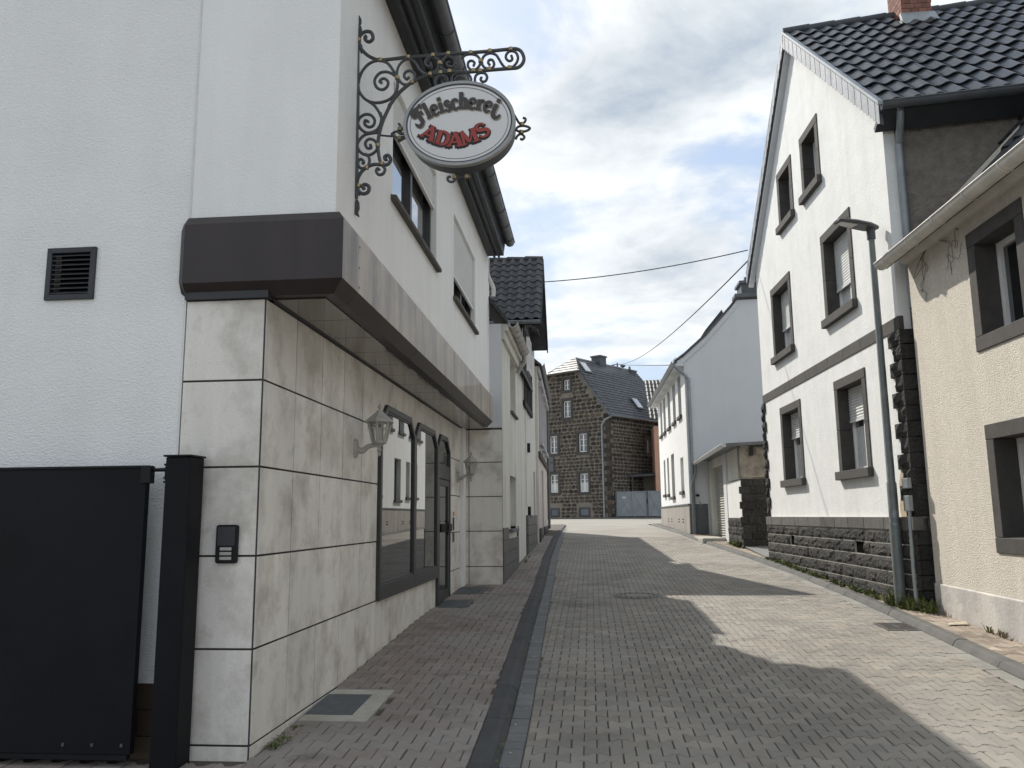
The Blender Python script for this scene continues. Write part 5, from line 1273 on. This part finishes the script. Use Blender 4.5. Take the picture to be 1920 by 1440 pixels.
def rubble(fr, s0, s1, z0, z1, holes, clip):
    z = z0
    while z < z1:
        h = R_.uniform(.22, .33); s = s0+R_.uniform(0, .2)
        while s < s1:
            w = R_.uniform(.26, .60); zc0, zc1 = z+R_.uniform(.005, .03), z+h-R_.uniform(.012, .04); a, b = s+.016, s+w-.016
            for H in holes:
                if zc0 < H[3]+.20 and zc1 > H[2]-.20 and a < H[1]+.21 and b > H[0]-.21:
                    if H[0]-.21-a > b-H[1]-.21: b = H[0]-.21
                    else: a = H[1]+.21
            ok = b-a > .10 and b < s1-.02 and all(f((x, y)) > .05 for f in clip for x in (a, b) for y in (zc0, zc1)) and not any(a < H[1]+.20 and b > H[0]-.20 and zc0 < H[3]+.20 and zc1 > H[2]-.20 for H in holes)
            if ok: stone_list.append((fr, a, b, zc0, zc1))
            s += w
        z += h
vents = [(1.80, 2.78, -.05, .62), (4.6, 5.5, -.05, .60)]
rubble(FSG, .40, WG, -.12, 10.6, gw+vents, gclip); rubble(FSS, .32, 9.0, -.12, Ez, [(5.0, 5.3, 4.7, 5.65)], [])
def stone_mb(mb, fr, a, b, z0, z1, rr):
    n = 8; P = []; cx_, cz, rx, rz = (a+b)/2, (z0+z1)/2, (b-a)/2, (z1-z0)/2
    for k in range(n):
        t = 2*math.pi*(k+.5)/n; c, s = math.cos(t), math.sin(t)
        e = 4.5; m_ = (abs(c)**e+abs(s)**e)**(-1/e)*rr.uniform(.88, 1.04); P.append((cx_+rx*c*m_, cz+rz*s*m_))
    d = rr.uniform(.02, .06); mb.prism([fr.p(*q_, -.02) for q_ in P], [fr.p(cx_+(q_[0]-cx_)*.90, cz+(q_[1]-cz)*.88, d) for q_ in P])
rest = MB(); idx = sorted(range(len(stone_list)), key=lambda i: -((stone_list[i][2]-stone_list[i][1])*(stone_list[i][4]-stone_list[i][3])*(1 if stone_list[i][0] is FSG else .6) if stone_list[i][1] < 6.1 else 0))
for rank, i in enumerate(idx):
    if rank < 290:
        mb = MB(); stone_mb(mb, *stone_list[i], R_); mb.build('stone', 'rubble', sh_)
    else: stone_mb(rest, *stone_list[i], R_)
o = rest.build('stone_field', 'rubble', sh_); o['kind'] = 'stuff'
z = -.15; k = 0
while z < Ez-.3:
    h = R_.uniform(.26, .36); w1, w2 = (.42, .26) if k % 2 else (.26, .42)
    MB().fb(FSG, -.03, w1, z+.01, z+h-.01, -.1, .05).build('quoin', 'rubble', sh_, bevel=.02); MB().fb(FSS, .0, w2, z+.01, z+h-.01, -.1, .045).build('quoin', 'rubble', sh_, bevel=.02); z += h; k += 1
for i, w in enumerate(gw):
    rows = (.36, .68) if i else (.5,)
    window(sh_, FSG, *w, dep=.10, fw=.075, fm='frame_white', cols=2, rows=rows, surround=(.20, .05, 1), sill=(.20, .2, .07, 'surround'), mull=.09, curtain=i > 3)
window(sh_, FSS, 5.0, 5.3, 4.7, 5.65, dep=.08, fw=.06, cols=1)
for v in vents:
    MB().ring(FSG, [(v[0], v[2]), (v[1], v[2]), (v[1], v[3]), (v[0], v[3])], [(v[0]+.12, v[2]+.12), (v[1]-.12, v[2]+.12), (v[1]-.12, v[3]-.12), (v[0]+.12, v[3]-.12)], -.02, .05).build('cellar_window', 'surround', sh_); MB().fb(FSG, v[0]+.12, v[1]-.12, v[2]+.12, v[3]-.12, -.02, .01).build('cellar_pane', 'glass', sh_)
for z0, z1 in ((4.0, 4.42), (3.3, 3.95)): MB().fb(FSG, 5.0, 5.6, z0, z1, .05, .12).build('street_plate', 'zinc_dark', sh_, bevel=.02)
# half-hipped slate roof built in courses
RZ_ = 11.95; rl = 9.6
def course_roof(name, A, B, C_, D_c, rows, cols):   # A,B eave ; D_c,C_ top (A->D)
    A, B, C_, D_c = map(Vector, (A, B, C_, D_c)); n = (B-A).cross(D_c-A).normalized(); n = n if n.z > 0 else -n
    base = MB().prism([A-n*.10, B-n*.10, C_-n*.10, D_c-n*.10], [A, B, C_, D_c]).build(name, 'slate', sh_)
    mb = MB()
    for r in range(rows):
        t0, t1 = r/rows, (r+1.15)/rows
        for c in range(cols):
            u0, u1 = (c+(.5 if r % 2 else 0))/cols, (c+1+(.5 if r % 2 else 0))/cols
            u0, u1 = min(u0, 1), min(u1, 1)
            if u1-u0 < .002: continue
            L_ = lambda u, t: (A.lerp(B, u)).lerp(D_c.lerp(C_, u), min(t, 1.))
            j = R_.uniform(.0, .012)
            p = [L_(u0+.0012, t0)+n*(.045+j), L_(u1-.0012, t0)+n*(.045+j), L_(u1-.0012, t1)+n*.012, L_(u0+.0012, t1)+n*.012, L_(u0+.0012, t0)+n*.0, L_(u1-.0012, t0)+n*.0]
            mb.poly(p[:4]); mb.poly([p[4], p[5], p[1], p[0]])
    o = mb.build('slate_courses', 'slate', base); o['kind'] = 'stuff'
    return base
hipd = 1.35
e_a = FSG.p(-.28, 7.12, .25); e_b = FSG.p(-.28, 7.12, -rl); h_a = FSG.p(2.62-.18, Hz+.08, .25); rdg0 = FSG.p(CEN, RZ_+.1, -hipd); rdg1 = FSG.p(CEN, RZ_+.1, -rl)
# right slope: lower part full width, upper part up to the ridge
k_ = (Hz+.08-7.12)/(RZ_+.1-7.12); m_b = e_b.lerp(rdg1, k_)
course_roof('roof', e_a, e_b, m_b, h_a, 16, 34); course_roof('roof_upper', h_a, m_b, rdg1, rdg0, 6, 30)
f_a = FSG.p(WG+.28, 7.12, .25); f_b = FSG.p(WG+.28, 7.12, -rl); h_c = FSG.p(WG-2.62+.18, Hz+.08, .25); m_c = f_b.lerp(rdg1, k_)
course_roof('roof_back', f_b, f_a, h_c, m_c, 10, 16); course_roof('roof_back_upper', m_c, h_c, rdg0, rdg1, 4, 14)
course_roof('half_hip', FSG.p(WG-2.62+.38, Hz-.06, .32), FSG.p(2.62-.38, Hz-.06, .32), rdg0+FSG.u*-.02, rdg0+FSG.u*.02, 6, 8)
MB().prism([FSG.p(-.30, 6.98, .22), FSG.p(2.48, Hz-.05, .22), FSG.p(2.48, Hz+.10, .22), FSG.p(-.30, 7.16, .22)], [FSG.p(-.30, 6.98, .27), FSG.p(2.48, Hz-.05, .27), FSG.p(2.48, Hz+.10, .27), FSG.p(-.30, 7.16, .27)]).build('verge_board', 'zinc_dark', sh_)
MB().prism([FSG.p(WG+.30, 6.98, .22), FSG.p(WG-2.48, Hz-.05, .22), FSG.p(WG-2.48, Hz+.10, .22), FSG.p(WG+.30, 7.16, .22)], [FSG.p(WG+.30, 6.98, .27), FSG.p(WG-2.48, Hz-.05, .27), FSG.p(WG-2.48, Hz+.10, .27), FSG.p(WG+.30, 7.16, .27)]).build('verge_board', 'zinc_dark', sh_)
MB().halfpipe(FSG.p(2.2, Hz-.09, .38), FSG.p(WG-2.2, Hz-.09, .38), .08, 6).build('gutter', 'zinc_dark', sh_, smooth=True)
MB().halfpipe(FSS.p(-.25, 7.10, .36), FSS.p(9.4, 7.10, .36), .09, 6).build('gutter', 'zinc', sh_, smooth=True)
dp = [FSS.p(-.1, 7.02, .36), FSG.p(.1, 6.8, .3), FSG.p(.46, 6.2, .14), FSG.p(.5, 5.9, .12), FSG.p(.28, 1., .12), FSG.p(.24, -.12, .12)]
dp = [FSS.p(-.1, 7.02, .36), FSG.p(.15, 6.75, .26), FSG.p(.50, 6.3, .12), FSG.p(.52, 6.0, .12), FSG.p(.50, 1., .12), FSG.p(.50, -.12, .12)]
MB().tube(cr(dp, 5), .065, 8).build('downpipe', 'zinc', sh_, smooth=True)
# chimneys, mast and roof lights (found along the ridge line)
def on_plane(x, y, p0, n):
    d = ray(x, y); return d*((Vector(p0).dot(n))/(d.dot(n)))
nr = FSG.u
def ridge_at(x, y): return on_plane(x, y, rdg0, nr)
c1 = ridge_at(1123, 690); c2 = ridge_at(1181, 712)
for c_, w_, zt_ in ((c1, .42, ridge_at(1123, 671).z), (c2, .38, ridge_at(1181, 698).z)):
    ch = MB(); f_ = Fr((c_.x, c_.y), FSG.u, FSG.n); ch.fb(f_, -w_, w_, RZ_-1.0, zt_, -w_, w_); co = ch.build('chimney', 'slate', sh_)
    MB().fb(f_, -w_-.07, w_+.07, zt_, zt_+.12, -w_-.07, w_+.07).build('chimney_cap', 'zinc_dark', co)
MB().lathe((c2.x, c2.y, ridge_at(1181, 698).z+.12), [(.12, 0), (.08, .35), (.02, .4)], 8).build('chimney_pot', 'zinc_dark', co)
mt0 = ridge_at(1158, 703); MAST = Vector((mt0.x, mt0.y, ridge_at(1158, 683).z))
ms = thing('roof_mast', 'cable mast with insulators on the slate roof of the stone house', 'mast', (mt0.x, mt0.y, RZ_))
MB().tube([(mt0.x, mt0.y, RZ_-.3), (mt0.x, mt0.y, MAST.z+.12)], .055, 8).build('pole', 'zinc_dark', ms)
for d_ in (-.45, .45):
    MB().tube([MAST+Vector((0, 0, -.02)), MAST+Vector((d_, 0, -.06))], .04, 6).build('crossarm', 'zinc_dark', ms); MB().lathe(MAST+Vector((d_, 0, -.30)), [(.06, 0), (.22, .1), (.2, .2), (.06, .26)], 8).build('insulator', 'zinc_dark', ms)
nrm = (e_b-e_a).cross(h_a-e_a).normalized(); nrm = nrm if nrm.z > 0 else -nrm
for (xa_, ya_, xb_, yb_) in ((1092, 686, 1100, 693), (1188, 754, 1199, 761)):
    P = [on_plane(x, y, e_a, nrm) for x, y in ((xa_, ya_), (xb_, ya_+1), (xb_-2, yb_), (xa_+3, yb_-1))]
    cc = sum(P, Vector())/4; ud = (e_b-e_a).normalized(); vd = (h_a-e_a); vd = (vd-ud*vd.dot(ud)).normalized(); a_, b_ = .42, .55
    Q = [cc-ud*a_-vd*b_, cc+ud*a_-vd*b_, cc+ud*a_+vd*b_, cc-ud*a_+vd*b_]
    so_ = MB().prism([q_+nrm*.02 for q_ in Q], [q_+nrm*.10 for q_ in Q]).build('roof_light', 'zinc_dark', sh_)
    Q2 = [cc+(q_-cc)*.82 for q_ in Q]; MB().prism([q_+nrm*.09 for q_ in Q2], [q_+nrm*.115 for q_ in Q2]).build('pane', 'sky_glass', so_)

# ---- grey yard gate, open shed and orange house beside it
gg = thing('yard_gate', 'grey sheet metal double gate with diagonal braces next to the stone house', 'gate', (3.2, 59.8, g(59)))
FY = Fr((1.74, 59.5), (1, .06), (0, -1))
def leafg(a, b, z0, z1):
    l_ = MB().fb(FY, a, b, z0, z1, -.05, 0).build('gate_leaf', 'gate_grey', gg)
    MB().ring(FY, [(a, z0), (b, z0), (b, z1), (a, z1)], [(a+.07, z0+.07), (b-.07, z0+.07), (b-.07, z1-.07), (a+.07, z1-.07)], .0, .03).build('gate_frame', 'gate_grey', l_)
    for p, q_ in (((a+.07, z1-.07), (b-.07, z0+.07)), ((a+.07, z0+.07), ((a+b)/2, (z0+z1)/2))):
        MB().tube([FY.p(*p, .008), FY.p(*q_, .008)], .022, 5).build('brace', 'gate_grey', l_)
leafg(.10, 1.14, -.04, 1.70); leafg(1.16, 2.16, -.04, 1.70); leafg(2.30, 3.20, -.04, 1.72)
for a in (.0, 2.18): MB().fb(FY, a, a+.09, -.15, 1.76, -.06, .03).build('gate_post', 'zinc_dark', gg)
MB().fb(FY, 2.205, 2.255, .85, 1.15, .03, .06).build('lock', 'metal_black', gg)
for k in (0, 1): MB().fb(FY, .48+.14*k, .60+.14*k, 1.22, 1.32, .031, .04).build('sign_plate', 'sticker', gg)
sd = thing('open_shed', 'dark open shed with lean-to roof behind the grey gate', 'shed', (4.2, 63, g(60)))
p_l = ony(1184, 888, 61.0); p_r = ony(1236, 881, 61.0)
roof_slab([(p_l.x-.1, 60.9, p_l.z-.12), (p_r.x+1.2, 60.9, p_l.z+.03), (p_r.x+1.2, 66, p_l.z+.55), (p_l.x-.1, 66, p_l.z+.40)], .12, 'roof', 'slate', sd)
MB().box((p_l.x+.05, 62.6, -.5), (p_r.x+1.2, 62.8, p_l.z+.1)).build('back_wall', 'roughcast_dark', sd); MB().box((p_l.x-.02, 61.0, -.5), (p_l.x+.12, 62.6, p_l.z-.16)).build('side_wall', 'surround', sd)
MB().box((p_r.x-.05, 61.0, -.5), (p_r.x+.1, 61.15, p_l.z-.14)).build('post', 'timber', sd)
oh = thing('orange_house', 'orange plastered house with tiled roof squeezed behind the white house', 'house', (6, 63, g(60)))
po = ony(1226, 800, 60.5); po2 = ony(1240, 800, 60.5)
MB().box((po.x, 60.5, -.5), (po2.x+3.5, 67, po.z+.05)).build('wall', 'orange_wall', oh); MB().box((po.x-.02, 60.46, -.5), (po2.x+3.5, 60.52, .62)).build('plinth', 'zinc_dark', oh)
pt_ = ony(1218, 787, 60.2); pr_ = ony(1240, 710, 63.5)
orf = roof_slab([(pt_.x, 60.1, pt_.z), (pt_.x+4.5, 60.1, pt_.z), (pt_.x+4.5, 64.5, pr_.z), (pt_.x, 64.5, pr_.z)], .12, 'roof', 'tile_old', oh)
Uo = Vector((0, 4.4, pr_.z-pt_.z)); ul = Uo.length; Uo.normalize()
roof_tiles(orf, 'roof_tile', 'tile_old', Vector((pt_.x, 60.05, pt_.z)), Vector((1, 0, 0)), Uo, Vector((0, -Uo.z, Uo.y)), 5, 10, .28, ul/10, .06)
MB().halfpipe((pt_.x-.05, 60.0, pt_.z-.06), (pt_.x+4.5, 60.0, pt_.z-.06), .08, 6).build('gutter', 'zinc', oh, smooth=True)

# ================================================================== CABLES
def cable(name, a, b, sag, r, label):
    a, b = Vector(a), Vector(b); P = [a.lerp(b, t/24)-Vector((0, 0, sag*4*(t/24)*(1-t/24))) for t in range(25)]
    c = MB().tube(P, r, 5).build(name, 'cable', None); tag(c, label, 'cable', 'overhead cables'); return c
ca = ony(1010, 529, 18.95); cb_ = ony(1402, 469, 16.9)
cable('overhead_cable', (XC-.0, ca.y, ca.z), cb_, .10, .012, 'black cable from the timber gable across to the white gabled house')
cable('overhead_cable', MAST, ony(1402, 489, 16.9), .6, .016, 'long black cable from the roof mast down to the white gabled house')
cable('overhead_cable', MAST, ony(1277, 684, 24.1), .05, .018, 'level black cable from the roof mast to the eaves gutter')
ant = thing('eave_bracket', 'thin wire cable bracket on the eaves of the white house', 'bracket', (2.56, 24.2, 4.45))
pa = ony(1266, 670, 24.15)
for P in ([(pa.x-.08, 24.15, 4.45), (pa.x, 24.15, pa.z), (pa.x+.10, 24.15, 4.45)], [(pa.x-.02, 24.15, pa.z-.06), (pa.x+.08, 24.15, pa.z-.12)]): MB().tube(P, .008, 5).build('wire_strut', 'zinc_dark', ant)

# ================================================================== COVERS, GRATES, WEEDS
mc = ong(1195, 1117, -RD); mh = thing('manhole_cover', 'round concrete and iron manhole cover in the road paving', 'manhole cover', (mc.x, mc.y, zroad(mc.y)))
mr = .36; sl0 = math.atan((g(mc.y+.3)-g(mc.y-.3))/.6)
def disc(r0, r1, h0, h1, n=40):
    mb = MB()
    pt2 = lambda r, a, h: Vector((mc.x+r*math.cos(a), mc.y+r*math.sin(a), zroad(mc.y)+math.tan(sl0)*r*math.sin(a)+h))
    for k in range(n):
        a, b = 2*math.pi*k/n, 2*math.pi*(k+1)/n
        mb.prism([pt2(r0, a, h0), pt2(r1, a, h0), pt2(r1, b, h0), pt2(r0, b, h0)], [pt2(r0, a, h1), pt2(r1, a, h1), pt2(r1, b, h1), pt2(r0, b, h1)])
    return mb
disc(.298, .335, -.03, .004).build('outer_ring', 'gutter_stone', mh); disc(.265, .296, -.03, .007).build('iron_ring', 'cast_iron', mh); disc(.20, .262, -.03, .006).build('vent_ring', 'paver_road', mh); disc(.17, .198, -.03, .008).build('iron_ring', 'cast_iron', mh); disc(.001, .168, -.03, .007).build('centre', 'paver_road', mh)
for k in range(16):
    a = 2*math.pi*k/16; MB().lathe((mc.x+.232*math.cos(a), mc.y+.232*math.sin(a), zroad(mc.y)+math.tan(sl0)*.232*math.sin(a)+.0), [(.014, 0), (.014, .009)], 8).build('vent_hole', 'deep_shade', mh)
def grate(a, b, c, d, label, border=True, nb=24, mtb='concrete'):
    t = thing('light_well_grate', label, 'grate', ((a+b)/2, (c+d)/2, g((c+d)/2)), 'grates in the left pavement'); zc_ = lambda y: g(y)
    bw = .13 if border else .05
    P = [(a, c), (b, c), (b, d), (a, d)]; Q = [(a, c-bw), (b+bw, c-bw), (b+bw, d+bw), (a, d+bw)]
    fm_ = MB()
    for k in range(3):
        o = [Q[k], Q[k+1], P[k+1], P[k]]; fm_.prism([(x, y, g(y)-.06) for x, y in o], [(x, y, g(y)+.004) for x, y in o])
    fm_.build('frame', mtb, t, bevel=.004)
    MB().prism([(x, y, g(y)-.05) for x, y in P], [(x, y, g(y)-.035) for x, y in P]).build('well', 'deep_shade', t)
    for k in range(nb+1):
        x = a+(b-a)*k/nb; MB().prism([(x-.003, c, g(c)-.02), (x+.003, c, g(c)-.02), (x+.003, c, g(c)+.003), (x-.003, c, g(c)+.003)], [(x-.003, d, g(d)-.02), (x+.003, d, g(d)-.02), (x+.003, d, g(d)+.003), (x-.003, d, g(d)+.003)]).build('bar', 'grate_steel', t)
    for k in range(nb+1):
        y = c+(d-c)*k/nb; MB().box((a, y-.002, g(y)-.014), (b, y+.002, g(y)+.001)).build('bar', 'grate_steel', t)
grate(*GR1, 'square steel grate with concrete border at the foot of the tiled wall')
grate(*GR2, 'dark floor grate in the pavement right at the shop door', False, 16, 'cast_iron'); grate(*GR3, 'dark floor grate in the pavement under the lantern past the shop door', False, 14, 'cast_iron')
dq = ong(1668, 1175, -RD); dg = thing('street_drain', 'iron street drain grate in the gutter by the right kerb', 'drain', (dq.x, dq.y, zroad(dq.y)))
DX, DY = kr(dq.y)-.30, dq.y; zf_ = zroad(DY); sg = (g(DY+.2)-g(DY-.2))/.4
def slopebox(x0, x1, y0, y1, h0, h1): 
    q_ = lambda h: [(x0, y0, zf_+(y0-DY)*sg+h), (x1, y0, zf_+(y0-DY)*sg+h), (x1, y1, zf_+(y1-DY)*sg+h), (x0, y1, zf_+(y1-DY)*sg+h)]
    return MB().prism(q_(h0), q_(h1))
slopebox(DX, DX+.29, DY-.2, DY+.2, -.04, -.008).build('pit', 'deep_shade', dg)
for x0, x1, y0, y1 in ((DX-.03, DX, -.23, .23), (DX+.29, DX+.315, -.23, .23), (DX, DX+.29, -.23, -.2), (DX, DX+.29, .2, .23)): slopebox(x0, x1, DY+y0, DY+y1, -.03, .005).build('frame', 'cast_iron', dg)
for k in range(8): slopebox(DX, DX+.29, DY-.19+.05*k, DY-.19+.05*k+.025, -.01, .004).build('bar', 'cast_iron', dg)
# weeds
rw_ = random.Random(21)
def tuft(mb, x, y, h, n, spread, wd=.006):
    z0 = g(y)-.01
    for k in range(n):
        a = rw_.uniform(0, 2*math.pi); l = h*rw_.uniform(.4, 1.1); r = spread*rw_.random()
        p0 = Vector((x+r*.4*math.cos(a), y+r*.4*math.sin(a), z0)); p1 = p0+Vector((math.cos(a)*r*.5, math.sin(a)*r*.5, l*.6)); p2 = p0+Vector((math.cos(a)*r*1.3, math.sin(a)*r*1.3, l*rw_.uniform(.6, 1.)))
        sd_ = Vector((-math.sin(a), math.cos(a), 0))*wd*rw_.uniform(.6, 1.6)
        mb.poly([p0-sd_, p0+sd_, p1+sd_*1.3, p1-sd_*1.3]); mb.poly([p1-sd_*1.3, p1+sd_*1.3, p2])
wg = MB(); ws_ = MB()
y = 10.2
while y < 16.7:
    x = FW.p((y-9.75), 0, .08).x
    if rw_.random() < .9: tuft(wg, x-rw_.uniform(.0, .07), y, rw_.uniform(.03, .13), rw_.randint(10, 24), .08)
    if rw_.random() < .2: tuft(ws_, x-.03, y, rw_.uniform(.06, .16), 6, .08, .004)
    y += .09
for k in range(34):
    x_, y_ = rw_.uniform(3.50, 3.72), rw_.uniform(9.72, 10.55); tuft(wg, x_, y_, rw_.uniform(.08, .26), 16, .13, .007)
    if k % 2: tuft(ws_, x_, y_, rw_.uniform(.15, .38), 5, .16, .003)
y = 5.
while y < 9.7:
    x = FE.p(y-9.6, 0, .03).x
    if rw_.random() < .35: tuft(ws_ if rw_.random() < .6 else wg, x-.02, y, rw_.uniform(.03, .12), 8, .07, .004)
    y += .1
for k in range(14): tuft(wg, 3.30+rw_.uniform(-.03, .03), rw_.uniform(19.2, 20.4), rw_.uniform(.06, .22), 18, .12, .009)
for k in range(8): tuft(wg, -1.93+rw_.uniform(0, .10), rw_.uniform(4.95, 5.35), rw_.uniform(.02, .05), 10, .05, .004)
for k in range(10): tuft(wg, -1.31+rw_.uniform(0, .05), rw_.uniform(15.9, 17.6), rw_.uniform(.02, .07), 8, .05, .005)
for k in range(60): yk = rw_.uniform(4.8, 22); tuft(wg, kl(yk)+.155, yk, rw_.uniform(.006, .02), 5, .02, .003)
o = wg.build('green_weeds', 'leaf', None); tag(o, 'low green weeds growing along the foot of the walls', 'weeds', kind='stuff')
o = ws_.build('dry_stalks', 'straw', None); tag(o, 'thin dry stalks among the weeds by the house corner', 'weeds', kind='stuff')
# small litter
lq = ong(1795, 1172)
lt_ = MB().prism([(lq.x-.10, lq.y-.05, g(lq.y)+.006), (lq.x+.09, lq.y-.03, g(lq.y)+.01), (lq.x+.11, lq.y+.05, g(lq.y)+.03), (lq.x-.07, lq.y+.04, g(lq.y)+.012)], [(lq.x-.10, lq.y-.05, g(lq.y)+.009), (lq.x+.09, lq.y-.03, g(lq.y)+.013), (lq.x+.11, lq.y+.05, g(lq.y)+.033), (lq.x-.07, lq.y+.04, g(lq.y)+.015)]).build('paper_scrap', 'litter', None)
tag(lt_, 'crumpled yellow paper scrap at the foot of the beige house', 'litter')
db = MB()
for k in range(45):
    yk = 4.8+17*rw_.random()**1.8; xk = rw_.choice([kl(yk)+.2, rw_.uniform(kl(yk)+.3, kr(yk)-.2), rw_.uniform(kr(yk)+.2, kr(yk)+.4)])+rw_.uniform(-.04, .04)
    zk = (zroad(yk) if kl(yk)+.15 < xk < kr(yk) else g(yk))+.003; s0 = rw_.uniform(.004, .012); a = rw_.uniform(0, 6.3)
    db.poly([(xk+s0*math.cos(a+t)*(1 if j % 2 else .6), yk+s0*math.sin(a+t), zk+.002*j) for j, t in enumerate((0, 1.6, 3.1, 4.7))])
o = db.build('street_debris', 'sticker', None); tag(o, 'tiny pale bits of debris scattered on the paving', 'debris', kind='stuff')
